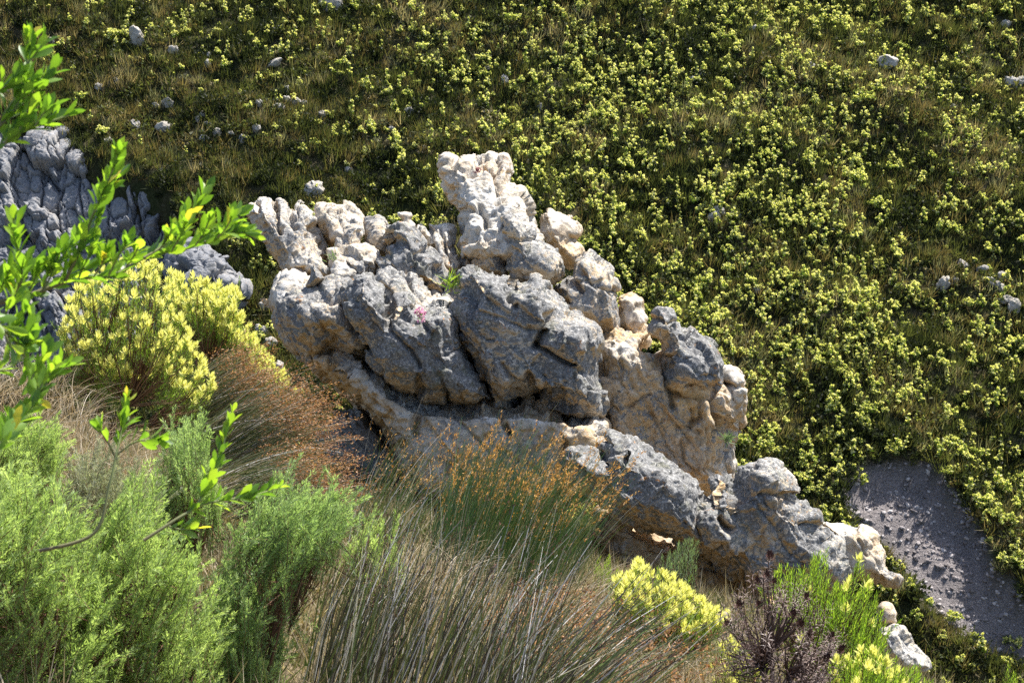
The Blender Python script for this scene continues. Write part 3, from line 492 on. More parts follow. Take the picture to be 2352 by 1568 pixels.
# yellow flowering bushes
def bush_proto(heads, R, H, seed, tris=10):
    r = np.random.default_rng(seed); V, F, A, n = [], [], [], 0
    a = r.random(heads) * 6.283; q = np.sqrt(r.random(heads)); hz = H * (0.70 + 0.3 * np.sqrt(1 - 0.9 * q * q) - 0.25 * q) * (0.8 + 0.35 * r.random(heads))
    top = np.stack([R * q * np.cos(a), R * q * np.sin(a), hz], 1)
    def tri(c, t, l, w, rv):
        nonlocal n
        sd = nrm(np.cross(t, r.normal(size=t.shape))); V.append(np.stack([c - sd * w / 2, c + sd * w / 2, c + t * l], 1).reshape(-1, 3))
        m = len(c); F.append(np.arange(3 * m).reshape(-1, 3) + n); n += 3 * m; A.append(np.repeat(rv, 3))
    def quad(c, t, l, w, rv):
        nonlocal n
        sd = nrm(np.cross(t, r.normal(size=t.shape))); m = len(c)
        P4 = np.stack([c, c + t * l * .5 + sd * w / 2, c + t * l, c + t * l * .5 - sd * w / 2], 1).reshape(-1, 3); V.append(P4)
        b = np.arange(m)[:, None] * 4 + n; F.append(np.concatenate([b + [0, 1, 2], b + [0, 2, 3]])); n += 4 * m; A.append(np.repeat(rv, 4))
    for k in range(heads):
        c = np.repeat(top[k:k + 1], tris, 0); t = nrm(r.normal(size=(tris, 3)) * .8 + (0, 0, .5))
        quad(c - t * .02, t, .115 * (0.7 + .5 * r.random((tris, 1))), .075, np.clip(.9 + .1 * r.normal(size=tris) - .10 * q[k], .6, 1))
        g = 6; f = r.random((g, 1)); base = top[k] * (0.25, 0.25, 0.2); c = base + (top[k] - base) * (0.5 + .45 * f)
        t = nrm(r.normal(size=(g, 3)) * .6 + (0, 0, .8) + top[k] * (1, 1, 0)); quad(c, t, .15, .045, np.clip(.25 + .35 * f[:, 0] + .08 * r.normal(size=g), 0, .68))
    return np.concatenate(V), np.concatenate(F), np.concatenate(A)
PROTO = [bush_proto(h, R, H, s) for h, R, H, s in ((4, .10, .58, 1), (8, .17, .62, 2), (13, .24, .66, 3), (22, .38, .62, 4), (6, .10, .85, 5), (3, .07, .50, 6))]
bp = hill_pts(30000); u, v, d = UVD(bp); sc = poly_sd(SCREE, u, v); cf = poly_sd(CLIFFP, u, v)
den = np.interp(u, [0, 400, 800, 1150, 1500, 2000, 2352], [.16, .22, .36, .55, .9, .85, .5])
den *= np.where((u < 760) & (v > 170) & (v < 560), .35, 1) * np.where((u < 900) & (v > 330), .3, 1) * np.interp(v, [0, 150, 500, 900], [.95, .9, .85, 1.0])
den *= np.where((u > 1950) & (v < 480), .55, 1) * np.clip(0.8 + 0.9 * noise2(bp[:, 0], bp[:, 1], 3.6, 21, 3), .15, 1.4)
den *= np.where((u > 1950) & (v > 1330), .35, 1)
keep = (rng.random(len(bp)) < den * .95) & (sc < -3) & (cf < 0)
bp, u, v, d = bp[keep], u[keep], v[keep], d[keep]
ROCKP = np.concatenate([fr('F', [(570,480),(1010,360),(1170,370),(1330,520),(1480,690),(1720,860),(1700,1100),(2050,1330),(1300,1400),(600,800)])])
hid = (poly_sd(ROCKP, u, v) > 10) | (v > 1590) | (u < -20) | (u > 2372) | (v < -40)
size = 0.98 * (0.6 + 0.65 * rng.random(len(bp)) ** 1.5); kind = rng.choice(6, len(bp), p=[.24, .24, .14, .05, .16, .17])
vis = np.array([PROTO[k][0][:, 0].max() for k in kind]) * size / d; vis[hid] = -1
order = np.argsort(-vis); solo_ids, rest = order[:296], order[296:]
HB = [me_from('yellow_bush', V, F, M_HBUSH, {'rnd': A}) for V, F, A in PROTO]
EXTRA = [(1675,575,2,1.1),(2185,1115,1,1.2),(1990,1100,2,.9),(2085,1135,0,1.3),(2190,1435,2,1.0),(2240,1490,3,.8),(2330,1480,3,.75),(2275,1270,1,1.0),(2160,1210,4,.6)]
for ii in solo_ids:
    o = link('yellow_bush', HB[kind[ii]], None, bp[ii] - (0, 0, .06)); o.rotation_euler = (rng.normal() * .08, rng.normal() * .08, rng.random() * 6.28); o.scale = [size[ii]] * 3
    tag(o, 'small yellow flowering bush among many dotted over the far slope', 'bush', 'yellow bushes on the far slope')
sp = Soup()
for k in range(6):
    m = rest[kind[rest] == k]; V, F, A = PROTO[k]; n = len(m)
    W, G = inst(V, F, bp[m] - (0, 0, .06), frames(nrm(np.stack([rng.normal(size=n) * .08, rng.normal(size=n) * .08, np.ones(n)], 1))), size[m])
    sp.add(W, G, rnd=np.clip(np.tile(A, n) + np.repeat(rng.normal(size=n) * .07, len(A)), 0, 1))
Vv, Ff, At = sp.get(); print('bushes', len(bp), 'faces', sum(map(len, Ff)))
tag(solo('yellow_bushes', Vv, Ff, M_HBUSH, (0, 0, 0), At), 'countless further yellow bushes filling the far slope', 'bushes', kind='stuff')
bl = ['yellow bush rooted at the upper rim of the scree', 'yellow bush at the left edge of the scree', 'thin green bush standing alone in the scree']
EX = [(1975,1120,2,1.0,'yellow bush at the upper left corner of the scree'),(2178,1145,4,.75,'slim yellow bush alone inside the grey scree'),(2190,1432,3,.8,'round yellow bush at the lower left edge of the scree'),
      (2238,1486,3,.8,'yellow bush below the scree, left of the pair at its foot'),(2325,1490,3,.85,'yellow bush right of the pair at the foot of the scree'),(2272,1262,1,.9,'green yellow bush on the right rim of the scree'),(2080,1440,1,.8,'small yellow bush left of the foot of the scree')]
for (eu, ev, k, s_, lb) in EX:
    dd = cast(eu, ev, 30)[0]; q = P(eu, ev, dd)
    o = link('yellow_bush', HB[k], None, q - (0, 0, .08)); o.scale = [s_ * 1.25] * 3; o.rotation_euler = (0, 0, rng.random() * 6); tag(o, lb, 'bush', 'yellow bushes around the scree')
# stones lying on the slope: (u, v, width px, aspect)
def stone(seed, sx=1.0, sy=0.8, sz=0.7):
    import bmesh
    b = bmesh.new(); bmesh.ops.create_icosphere(b, subdivisions=4, radius=1.0); V = np.array([q.co[:] for q in b.verts]); F = np.array([[q.index for q in f.verts] for f in b.faces]); b.free()
    f1, f2, idn, tl = worley(V * 1.1 + seed * 3.3); g1, g2, gid, gt = worley(V * 2.6 + seed)
    V = V * (1 + 0.25 * (idn - .5) + 0.38 * tl + 0.14 * gt + 0.05 * fbm(V * 4 + seed, 3))[:, None]
    return V * (sx, sy, sz), F
SM = []
for s_ in range(7):
    V, F = stone(s_ + 1); at = {'och': np.full(len(V), .15), 'lich': np.full(len(V), .42)}; SM.append(me_from('stone', V, F, M_ROCK, at, True))
STN = [(760,14,34,1.3,'pale rock slab cut by the top edge, left of centre'),(316,97,26,1.5,'pale upright stone high on the left of the slope'),(630,146,30,.5,'flat pale stone on the upper left slope'),(722,440,30,1.0,'grey rounded boulder above the left end of the outcrop'),(2035,145,36,.8,'pale wedge stone on the upper right slope'),(2165,660,24,1.4,'pale upright stone on the right slope')]
SG = [(400,120,16),(478,155,14),(312,290,20),(378,295,24),(385,245,18),(362,250,14),(250,330,14),(470,320,16),(500,310,13),(560,325,14),(640,250,18),(660,232,14),(680,237,13),(700,240,12),(738,270,12),(660,215,12),(595,243,15),(590,300,14),(465,268,14),(455,280,11),(478,290,12),(230,205,14),(268,190,12),(250,195,10),(480,130,12),(530,310,12),(720,500,14),(800,395,12),(690,470,14),(700,560,14),(2270,650,24),(2290,660,20),(2310,690,22),(2255,620,16),(2325,710,22),(2210,610,18),(2298,640,16),(2190,650,15),(1735,70,20),(1860,160,14),(2190,250,16),(2320,195,26),(2340,190,20),(1650,490,20),(1640,505,18),(1690,500,14),(1740,670,12),(1610,175,14),(1590,185,12),(1160,190,14),(1240,250,12),(940,260,14),(900,300,10),(1600,560,14),(1660,850,12),(1760,1180,12),(600,760,22),(620,790,24),(590,830,18),(640,850,20),(610,705,18),(2090,1540,14),(2310,60,16),(1120,160,12),(120,100,10),(60,160,12),(840,190,10)]
def put_stone(i, su, sv, w, asp, lb, grp):
    dd = cast(su, sv + w * .3, 30)[0]
    if not np.isfinite(dd): return
    q = P(su, sv + w * .3, dd); r = w * dd / FPX * .5
    o = link('stone', SM[i % 7], None, q + (0, 0, .12 + r * .5 * asp)); o.scale = (r, r * .9, r * asp * 1.2); o.rotation_euler = (rng.normal() * .25, rng.normal() * .25, rng.random() * 6.28)
    tag(o, lb, 'stone', grp)
for i, (su, sv, w, asp, lb) in enumerate(STN): put_stone(i, su, sv, w * 1.45, asp, lb, None)
for i, (su, sv, w) in enumerate(SG): put_stone(i, su, sv, w * 1.55, .7 + .6 * rng.random(), 'small pale stone half buried in the heath of the far slope', 'pale stones on the far slope')
# rubble on the scree
n = 9000; q = sample_poly(SCREE, n); dd = cast(q[:, 0], q[:, 1], 30); ok = np.isfinite(dd); q, dd = q[ok], dd[ok]; pos = P(q[:, 0], q[:, 1], dd); n = len(pos)
import bmesh as _b
b = _b.new(); _b.ops.create_icosphere(b, subdivisions=1, radius=1.0); V = np.array([w.co[:] for w in b.verts]); F = np.array([[w.index for w in f.verts] for f in b.faces]); b.free()
V = V * (1 + .3 * perlin(V * 1.7 + 3))[:, None] * (1, .8, .55)
W, G = inst(V, F, pos + (0, 0, .01), frames(nrm(rng.normal(size=(n, 3)) * .4 + (0, 0, 1))), .03 + .13 * rng.random(n) ** 5.0)
k = NT('scree rubble'); k.surf(k.ramp(k.attr('rnd'), [(0, (.13, .115, .11)), (.6, (.21, .185, .18)), (1, (.46, .42, .40))]), .9, None, .15)
tag(solo('rubble', W, G, k.m, (0, 0, 0), {'rnd': np.repeat(rng.random(n), len(V))}), 'loose grey rubble scattered over the bare scree', 'rubble', kind='stuff')
# ---------------------------------------------------------------- near plants
def leaf_shape(L=1.0, W=0.3, n=5, obo=0.62, fold=0.25, curl=0.15, serr=0.0):
    """one leaf along +z, face towards +y, folded on the midrib"""
    t = np.linspace(0, 1, n + 1); w = W * 0.5 * np.sin(np.pi * np.clip(t, 0.02, 0.985) ** (math.log(0.5) / math.log(obo))) ** 0.8
    w[0] = W * .05; w[-1] = W * .02
    if serr: w = w * (1 + serr * np.where(np.arange(n + 1) % 2 == 0, -1, 1) * (t > .35) * (t < .97))
    y = -curl * L * t ** 2
    m = np.stack([0 * t, y, t * L], 1); l = np.stack([-w, y + fold * w, t * L - .0], 1); r = np.stack([w, y + fold * w, t * L], 1)
    V = np.concatenate([l, m, r]); i = np.arange(n); a, b, c = i, i + n + 1, i + 2 * (n + 1)
    F = np.concatenate([np.stack([a, b, b + 1, a + 1], 1), np.stack([b, c, c + 1, b + 1], 1)])
    return V, F, np.tile(t, 3)
def orient(d, face):
    """frames with z = d and y as near as possible to face"""
    d = nrm(d); x = nrm(np.cross(face, d)); y = np.cross(d, x); return np.stack([x, y, d], 2)
def whorl(n, l0, l1, r0, ang0, ang1, L, W, seed, leafn=2, **kw):
    """a shoot along +z of length 1 unit metres l1 with n spiralling leaves"""
    r = np.random.default_rng(seed); LV, LF, LT = leaf_shape(1, W / L, leafn, **kw); Vs, Fs, Ts, Rs = [], [], [], []
    f = np.linspace(0, 1, n); az = np.arange(n) * 2.39996 + r.random(n) * .5; an = ang0 + (ang1 - ang0) * f + r.normal(size=n) * .12
    pos = np.stack([r0 * np.cos(az), r0 * np.sin(az), l0 + (l1 - l0) * f], 1)
    d = np.stack([np.sin(an) * np.cos(az), np.sin(an) * np.sin(az), np.cos(an)], 1); face = np.stack([-np.cos(an) * np.cos(az), -np.cos(an) * np.sin(az), np.sin(an)], 1)
    W_, G = inst(LV, LF, pos, orient(d, face), L * (0.75 + .4 * r.random(n)))
    return W_, G, np.tile(LT, n), np.repeat(f, len(LV)), np.repeat(r.random(n), len(LV))
UPV = np.array([0, 0, 1.0])
def bush_tips(poly, n, d0, thick, R=60, low=0.0):
    """shoot tips filling a traced outline with a domed depth"""
    q = sample_poly(poly, n); s = poly_sd(poly, q[:, 0], q[:, 1]); pr = np.sqrt(np.clip(1 - (1 - np.clip(s / R, 0, 1)) ** 2, 0, 1))
    d = d0 + (rng.random(n) * 2 - 1 - 0.25) * thick * (0.25 + 0.75 * pr)
    return P(q[:, 0], q[:, 1], d), q
def twigs(tips, base, r0, r1, sag=0.25, n=5, sides=4):
    """curved stems from the base to every tip"""
    S_ = Soup()
    for t in tips:
        m = base + (t - base) * 0.5 + rng.normal(size=3) * .05 * np.linalg.norm(t - base); m[2] -= sag * .3 * np.linalg.norm((t - base)[:2])
        pth = smooth_path([base, m, t], n); V, F = tube(pth, np.linspace(r0, r1, n), sides); S_.add(V, F, rnd=np.full(len(V), rng.random()))
    return S_
def ground_at(p): return TERR(p[0:1], p[1:2])[0]
M_STEM = NT('brown stem'); M_STEM.surf(M_STEM.ramp(M_STEM.attr('rnd'), [(0, (.07, .04, .025)), (.6, (.17, .09, .05)), (1, (.26, .17, .10))]), .8, None, .2); M_STEM = M_STEM.m
M_GSTEM = NT('green stem'); M_GSTEM.surf(M_GSTEM.ramp(M_GSTEM.attr('rnd'), [(0, (.12, .10, .05)), (.5, (.16, .19, .07)), (1, (.24, .28, .10))]), .6, None, .3); M_GSTEM = M_GSTEM.m
M_LEUC = leaf_mat('narrow green leaf', [(0, (.07, .12, .025)), (.5, (.16, .24, .045)), (1, (.32, .39, .08))], .45, .45, (1.4, 1.5, .6), .3)
M_BRACT = leaf_mat('pale yellow bract', [(0, (.50, .52, .12)), (.5, (.66, .65, .22)), (1, (.78, .75, .36))], .42, .5, (1.2, 1.2, .7), .25)
M_LIME = leaf_mat('lime green leaf', [(0, (.10, .18, .025)), (.5, (.20, .31, .04)), (1, (.34, .44, .07))], .45, .45, (1.35, 1.4, .6), .3)
M_GREY = leaf_mat('grey green leaf', [(0, (.09, .13, .07)), (1, (.20, .27, .13))], .35, .5, (1.3, 1.4, .8), .3)
SHOOT = [whorl(26, 0.02, 0.20, .004, 1.0, .35, .045, .0062, s, 2, curl=-.1) for s in (1, 2, 3)]
HEAD = [whorl(16, 0.0, 0.026, .005, 1.25, .2, .056, .018, 10 + s, 3, curl=-.25, obo=.45) for s in range(3)]
HEADM = []
for V, F, T, f, r in HEAD: HEADM.append(me_from('flower_head', V, F, M_BRACT, {'rnd': np.clip(.25 + .65 * f + .15 * (r - .5), 0, 1)}))
def leucadendron(name, label, poly, d0, thick, base_uv, n, frac, leafm=None, scale=1.0, R=60, up=1.0, lean=(0.15, 0, 0), nh=100, group=None, bulk=2.0, base_d=0.0):
    base = P(*base_uv, d0 + base_d); o = thing(name, base, label, 'bush', group)
    tips, q = bush_tips(poly, n, d0, thick, R); d = nrm(nrm(tips - base) * .55 + UPV * up + np.array(lean) + rng.normal(size=(n, 3)) * .16)
    sc = scale * (.85 + .35 * rng.random(n)); foot = tips - d * (0.20 * sc)[:, None]
    L = Soup()
    for k in range(3):
        m = np.arange(n) % 3 == k; V, F, T, f, r = SHOOT[k]; W, G = inst(V, F, foot[m], frames(d[m]), sc[m])
        L.add(W, G, rnd=np.clip(np.tile(.1 + .5 * f + .3 * r, m.sum()) + np.repeat(rng.normal(size=m.sum()) * .13, len(V)), 0, 1))
    n2 = int(n * bulk * .5)                                  # inner leafy shoots below the surface
    pick = rng.integers(0, n, n2); f2 = foot[pick] + (base - foot[pick]) * (rng.random((n2, 1)) * .38) + rng.normal(size=(n2, 3)) * .06
    V, F, T, f, r = SHOOT[0]; W, G = inst(V, F, f2, frames(nrm(d[pick] + rng.normal(size=(n2, 3)) * .3)), scale * (.8 + .4 * rng.random(n2)))
    L.add(W, G, rnd=np.clip(np.tile(.05 + .3 * f + .25 * r, n2), 0, 1))
    Vv, Ff, At = L.get(); part('foliage', Vv, Ff, leafm or M_LEUC, o, At)
    main = [base + (foot[i] - base) * .45 + rng.normal(size=3) * .04 for i in rng.integers(0, n, 9)]
    S_ = twigs(main, base, .018 * scale, .010 * scale, 0, 5, 5)
    for i in range(0, n):
        j = int(np.argmin([np.linalg.norm(foot[i] - m) for m in main])); Vt, Ft = tube(smooth_path([main[j], (main[j] + foot[i]) / 2 + rng.normal(size=3) * .03, foot[i], foot[i] + d[i] * .19 * sc[i]], 6), np.linspace(.006, .0025, 6) * scale, 4)
        S_.add(Vt, Ft, rnd=np.full(len(Vt), rng.random()))
    Vv, Ff, At = S_.get(); part('stem', Vv, Ff, M_STEM, o, At)
    hs = np.flatnonzero(rng.random(n) < frac); vis = hs[np.argsort(np.linalg.norm(tips[hs], axis=1))]
    one, rest = vis[:nh], vis[nh:]
    for i in one:
        h = link('flower_head', HEADM[i % 3], o, tips[i] - base); h.rotation_euler = Matrix(frames(d[i:i + 1])[0].tolist()).to_euler(); h.scale = [float(sc[i]) * 1.1] * 3
    if len(rest):
        V, F, T, f, r = HEAD[0]; W, G = inst(V, F, tips[rest], frames(d[rest]), sc[rest] * 1.1); tag(part('flower_heads', W, G, M_BRACT, o, {'rnd': np.clip(np.tile(.25 + .65 * f + .15 * (r - .5), len(rest)), 0, 1)}), kind='stuff')
    return o
leucadendron('flowering_bush', 'large pale yellow flowering bush with brown stems, behind the leafy green branches', [(135,720),(160,670),(215,630),(290,600),(350,598),(400,640),(410,700),(430,760),(460,820),(490,880),(488,930),(440,930),(400,900),(360,870),(300,880),(230,870),(170,850),(140,800)], 14.0, .75, (240,1015), 420, .92, R=90)
leucadendron('flowering_bush', 'yellow flowering bush just left of the outcrop, behind the brown reeds', [(385,640),(430,628),(480,655),(540,665),(558,690),(560,740),(582,770),(585,800),(540,800),(480,770),(430,740),(400,700)], 15.6, .6, (470,900), 260, .95, R=60)
leucadendron('flowering_bush', 'low yellow flowering bush between the brown reeds and the rock', [(545,775),(585,780),(620,815),(650,855),(680,900),(640,900),(590,860),(550,830)], 16.0, .5, (600,960), 90, .9, R=40, nh=60)
leucadendron('flowering_bush', 'rounded yellow flowering bush beside the shaded hollow of the ridge', [(1412,1330),(1450,1310),(1465,1290),(1490,1312),(1530,1320),(1570,1345),(1610,1385),(1650,1405),(1672,1420),(1640,1450),(1590,1470),(1530,1460),(1480,1450),(1430,1430),(1410,1380)], 10.6, .45, (1530,1560), 300, .95, R=60, scale=.85)
leucadendron('green_bush', 'bright lime green narrow leaved bush behind the dead brown shrub', [(1775,1330),(1790,1290),(1840,1310),(1880,1260),(1905,1270),(1900,1310),(1945,1330),(1975,1285),(1990,1310),(2010,1350),(2030,1400),(2045,1450),(2030,1500),(1980,1560),(1890,1560),(1830,1500),(1790,1420)], 11.0, .55, (1890,1640), 330, .04, M_LIME, R=60, scale=1.05, up=1.3, bulk=1.6)
leucadendron('green_bush', 'yellow green bush at the bottom edge below the small pale rock', [(1900,1530),(1960,1490),(2030,1500),(2090,1520),(2130,1560),(2180,1590),(2120,1640),(1960,1640),(1890,1600)], 9.6, .45, (2020,1720), 200, .25, M_LIME, R=50, scale=.95)
leucadendron('green_bush', 'tiny lime bush tucked against the foot of the ridge hollow', [(1362,1330),(1375,1275),(1395,1268),(1420,1300),(1425,1345),(1390,1360)], 12.6, .25, (1395,1400), 46, 0, M_LIME, R=25, scale=.8, bulk=1)
leucadendron('green_bush', 'slender grey green sprig bush standing before the ridge hollow', [(1508,1320),(1520,1270),(1545,1262),(1560,1240),(1580,1225),(1605,1235),(1606,1290),(1590,1340),(1555,1345)], 12.4, .25, (1575,1420), 60, 0, M_GREY, R=25, scale=.95, up=1.6, bulk=1)
leucadendron('flowering_bush', 'half hidden yellow bush under the dead brown shrub at the bottom edge', [(1630,1490),(1680,1470),(1740,1480),(1760,1530),(1740,1590),(1650,1600),(1620,1550)], 10.6, .35, (1690,1650), 70, .6, R=40, scale=.85, nh=50)
leucadendron('green_bush', 'single leafy sprig poking up at the right end of the bottom edge', [(2310,1545),(2318,1520),(2330,1522),(2340,1560),(2330,1600),(2312,1600)], 8.0, .08, (2328,1650), 12, 0, M_LIME, R=15, scale=.6, bulk=.5, up=2)
# ---------------------------------------------------------------- fine leaved feathery shrubs
M_FEATH = leaf_mat('feathery green leaf', [(0, (.12, .18, .065)), (.5, (.26, .355, .125)), (1, (.43, .52, .23))], .5, .5, (1.4, 1.45, .75), .25)
M_FEATH2 = leaf_mat('cool feathery leaf', [(0, (.11, .17, .075)), (.5, (.225, .315, .125)), (1, (.38, .47, .22))], .5, .5, (1.3, 1.4, .75), .25)
M_GREYF = leaf_mat('greyish feathery leaf', [(0, (.12, .13, .08)), (.5, (.24, .265, .16)), (1, (.42, .42, .30))], .4, .5, (1.3, 1.3, .85), .25)
def feather(seed, n=150, L=.34):
    r = np.random.default_rng(seed); f = r.random(n) ** .8; az = r.random(n) * 6.283; an = .85 - .45 * f + r.normal(size=n) * .2
    p = np.stack([.004 * np.cos(az), .004 * np.sin(az), L * f], 1); d = np.stack([np.sin(an) * np.cos(az), np.sin(an) * np.sin(az), np.cos(an)], 1)
    s = nrm(np.cross(d, r.normal(size=(n, 3)))); l = (.024 * (.6 + .7 * r.random(n)))[:, None]; w = .0021
    V = np.stack([p, p + d * l * .5 + s * w, p + d * l, p + d * l * .5 - s * w], 1).reshape(-1, 3); F = np.arange(4 * n).reshape(-1, 4)
    return V, F, np.repeat(np.clip(.2 + .55 * f + .2 * (r.random(n) - .5), 0, 1), 4)
FEA = [feather(s) for s in (1, 2, 3, 4)]
def feathery(label, poly, d0, thick, base_uv, n, mat=None, scale=1.0, R=80, lean=(.50, .1, .55), nbr=18, base_d=0.0, sd=.34, group=None):
    n = int(n * .8); base = P(*base_uv, d0 + base_d); o = thing('feathery_shrub', base, label, 'shrub', group)
    tips, q = bush_tips(poly, n, d0, thick, R)
    # gather the shoots on branches so that light and dark sprays separate
    bt, _ = bush_tips(poly, nbr, d0, thick * .9, R); j = np.array([int(np.argmin(np.linalg.norm((bt - t) * (1.3, 1, .8), axis=1))) for t in tips])
    tips = tips + (bt[j] - tips) * (0.30 * rng.random((n, 1)) + .08)
    ax = nrm(nrm(bt - base) + np.array(lean)); d = nrm(ax[j] + rng.normal(size=(n, 3)) * sd); sc = scale * (.7 + .5 * rng.random(n)); tips = tips + d * (.16 * rng.random((n, 1)) ** 2); foot = tips - d * (.3 * sc)[:, None]
    L = Soup()
    for k in range(4):
        m = np.arange(n) % 4 == k; V, F, r = FEA[k]; W, G = inst(V, F, foot[m], frames(d[m]), sc[m])
        L.add(W, G, rnd=np.clip(np.tile(r, m.sum()) + np.repeat(rng.normal(size=m.sum()) * .12 + (RID[j[m] % 256] - .5) * .25, len(V)), 0, 1))
    Vv, Ff, At = L.get(); part('foliage', Vv, Ff, mat or M_FEATH, o, At)
    S_ = Soup()
    for b_ in bt:
        m = (base + b_) / 2 + rng.normal(size=3) * .06; V, F = tube(smooth_path([base, m, b_ - nrm(b_ - base) * .15], 9), np.linspace(.013, .004, 9) * scale, 5); S_.add(V, F, rnd=np.full(len(V), rng.random() * .5))
    for i in range(n):
        a0 = bt[j[i]] + (base - bt[j[i]]) * (.05 + .35 * rng.random()); V, F = tube(smooth_path([a0, (a0 + foot[i]) / 2 + rng.normal(size=3) * .012, foot[i], foot[i] + d[i] * .3 * sc[i]], 5), np.linspace(.003, .0012, 5) * scale, 3); S_.add(V, F, rnd=np.full(len(V), rng.random() * .7))
    Vv, Ff, At = S_.get(); part('stem', Vv, Ff, M_STEM, o, At)
    return o
feathery('bright green feathery shrub filling the bottom left corner', [(-80,1110),(40,1080),(120,1120),(190,1200),(240,1320),(260,1450),(290,1650),(-80,1650)], 6.4, .5, (60,1900), 900, scale=1.0)
feathery('green feathery shrub with slanting dark twigs, second from the bottom left corner', [(150,1320),(240,1220),(270,1120),(320,1075),(345,1090),(385,1180),(400,1250),(470,1290),(505,1370),(520,1480),(500,1650),(200,1650),(150,1450)], 6.8, .5, (250,1900), 950, scale=1.0)
feathery('cool green feathery shrub below the brown reeds, left of the dark reeds', [(480,1330),(540,1240),(560,1180),(640,1130),(655,1080),(680,1085),(720,1130),(770,1110),(805,1150),(808,1230),(770,1270),(720,1310),(690,1370),(650,1450),(640,1650),(440,1650),(470,1450)], 7.3, .5, (500,1820), 1050, M_FEATH2, scale=.95, lean=(.35, .1, .7))
feathery('feathery shrub at the left edge under the lower leafy branch', [(-60,960),(40,955),(110,990),(155,1010),(140,1080),(110,1140),(40,1130),(-60,1180)], 9.5, .5, (20,1320), 420, scale=1.1)
feathery('greyish feathery shrub behind the bare dark stem of the short leafy sprig', [(140,1180),(160,1080),(210,1040),(260,1060),(330,1050),(370,1110),(360,1210),(300,1290),(180,1290)], 8.6, .45, (230,1420), 420, M_GREYF, scale=.95, lean=(.3, 0, .8))
feathery('small upright feathery shrub in front of the brown reeds', [(372,1090),(385,1000),(430,950),(470,985),(480,1050),(500,1130),(520,1200),(440,1240),(360,1200)], 9.2, .35, (440,1330), 320, M_FEATH2, scale=1.0, lean=(.1, 0, 1.2))
feathery('pale green feathery shrub between the two reed clumps', [(800,1260),(835,1205),(850,1170),(865,1215),(900,1190),(920,1250),(930,1340),(900,1400),(820,1390),(790,1330)], 10.5, .35, (860,1440), 170, scale=1.0, lean=(0, 0, 1.2))
# ---------------------------------------------------------------- reeds
M_REED = leaf_mat('reed stalk', [(0, (.045, .095, .025)), (.4, (.08, .15, .035)), (.66, (.13, .19, .05)), (.78, (.22, .15, .055)), (.9, (.33, .28, .20)), (1, (.58, .55, .50))], .2, .35, (1.2, 1.3, .7), .5)
M_DREED = leaf_mat('dark reed stalk', [(0, (.035, .028, .028)), (.22, (.065, .05, .045)), (.4, (.075, .095, .03)), (.66, (.15, .20, .06)), (.78, (.18, .13, .07)), (.86, (.40, .37, .35)), (1, (.74, .71, .69))], .15, .35, (1.2, 1.2, .8), .5)  # palest ramp stops paint white glints as stalk colour
M_BREED = leaf_mat('brownish reed stalk', [(0, (.045, .045, .025)), (.3, (.06, .08, .03)), (.6, (.09, .12, .04)), (.78, (.17, .12, .07)), (.9, (.32, .28, .24)), (1, (.55, .52, .48))], .2, .4, (1.2, 1.2, .7), .4)
M_SEED = leaf_mat('rusty seed head', [(0, (.13, .06, .03)), (.5, (.30, .15, .075)), (1, (.55, .36, .21))], .35, .6, (1.3, 1.1, .6), .2)
M_GOLD = leaf_mat('golden seed head', [(0, (.30, .15, .04)), (.5, (.48, .26, .08)), (1, (.62, .40, .17))], .4, .55, (1.3, 1.15, .7), .25)
M_DARKSEED = leaf_mat('dark seed head', [(0, (.04, .022, .02)), (.6, (.11, .05, .035)), (1, (.20, .11, .07))], .2, .6, (1.1, 1, .8), .2)
M_STRAW = leaf_mat('dry straw', [(0, (.16, .115, .06)), (.4, (.32, .24, .14)), (.75, (.47, .39, .27)), (1, (.62, .55, .45))], .3, .6, (1.2, 1.1, .8), .25)
def spikelets(tip, td, n, span, size, rspread=.35, wide=.3, off=.008):
    """little pointed scales along the last part of each stalk"""
    N = len(tip); f = rng.random((N, n)) * span; p = (tip[:, None] - td[:, None] * f[..., None]).reshape(-1, 3) + rng.normal(size=(N * n, 3)) * off
    d = nrm(np.repeat(td, n, 0) + rng.normal(size=(N * n, 3)) * rspread); s = nrm(np.cross(d, rng.normal(size=d.shape))); l = (size * (.6 + .8 * rng.random(N * n)))[:, None]
    V = np.stack([p, p + d * l * .5 + s * l * wide * .5, p + d * l, p + d * l * .5 - s * l * wide * .5], 1).reshape(-1, 3)
    return V, np.arange(len(V)).reshape(-1, 4), np.repeat(rng.random(N * n), 4)
def reeds(label, bpoly, d0, dt, n, L, dirv, spread, bend, width, mat, seedm=None, seedn=10, span=.16, ssize=.02, name='reed_clump', cat='reeds', head_frac=1.0, rndpow=1.0, group=None, fan=0.0, segs=5, rsp=.35, wide=.3, off=.008, rlo=0.0):
    q = sample_poly(bpoly, n); c = np.mean(bpoly, 0); d = d0 + (rng.random(n) * 2 - 1) * dt; b = P(q[:, 0], q[:, 1], d); base = P(*c, d0)
    dv = RIGHT * dirv[0] + UP * dirv[1] + FWD * dirv[2]; dirs = nrm(dv + rng.normal(size=(n, 3)) * spread + fan * (b - base) * (1, .6, 0))
    Ls = L * (.62 + .5 * rng.random(n)); bd = np.array(bend) + rng.normal(size=(n, 3)) * .08
    V, F, t, tip, td = ribbons(b, dirs, Ls, bd, width * (.7 + .6 * rng.random(n)), segs)
    o = thing(name, base, label, cat, group); rn = rlo + (1 - rlo) * rng.random(n) ** rndpow
    tag(part('stalks', V, F, mat, o, {'rnd': np.repeat(rn, (segs + 1) * 2), 't': t}), kind='stuff')
    if seedm is not None:
        m = rng.random(n) < head_frac; V, F, r = spikelets(tip[m], td[m], seedn, span, ssize, rsp, wide, off); tag(part('seed_heads', V, F, seedm, o, {'rnd': r}), kind='stuff')
    return o
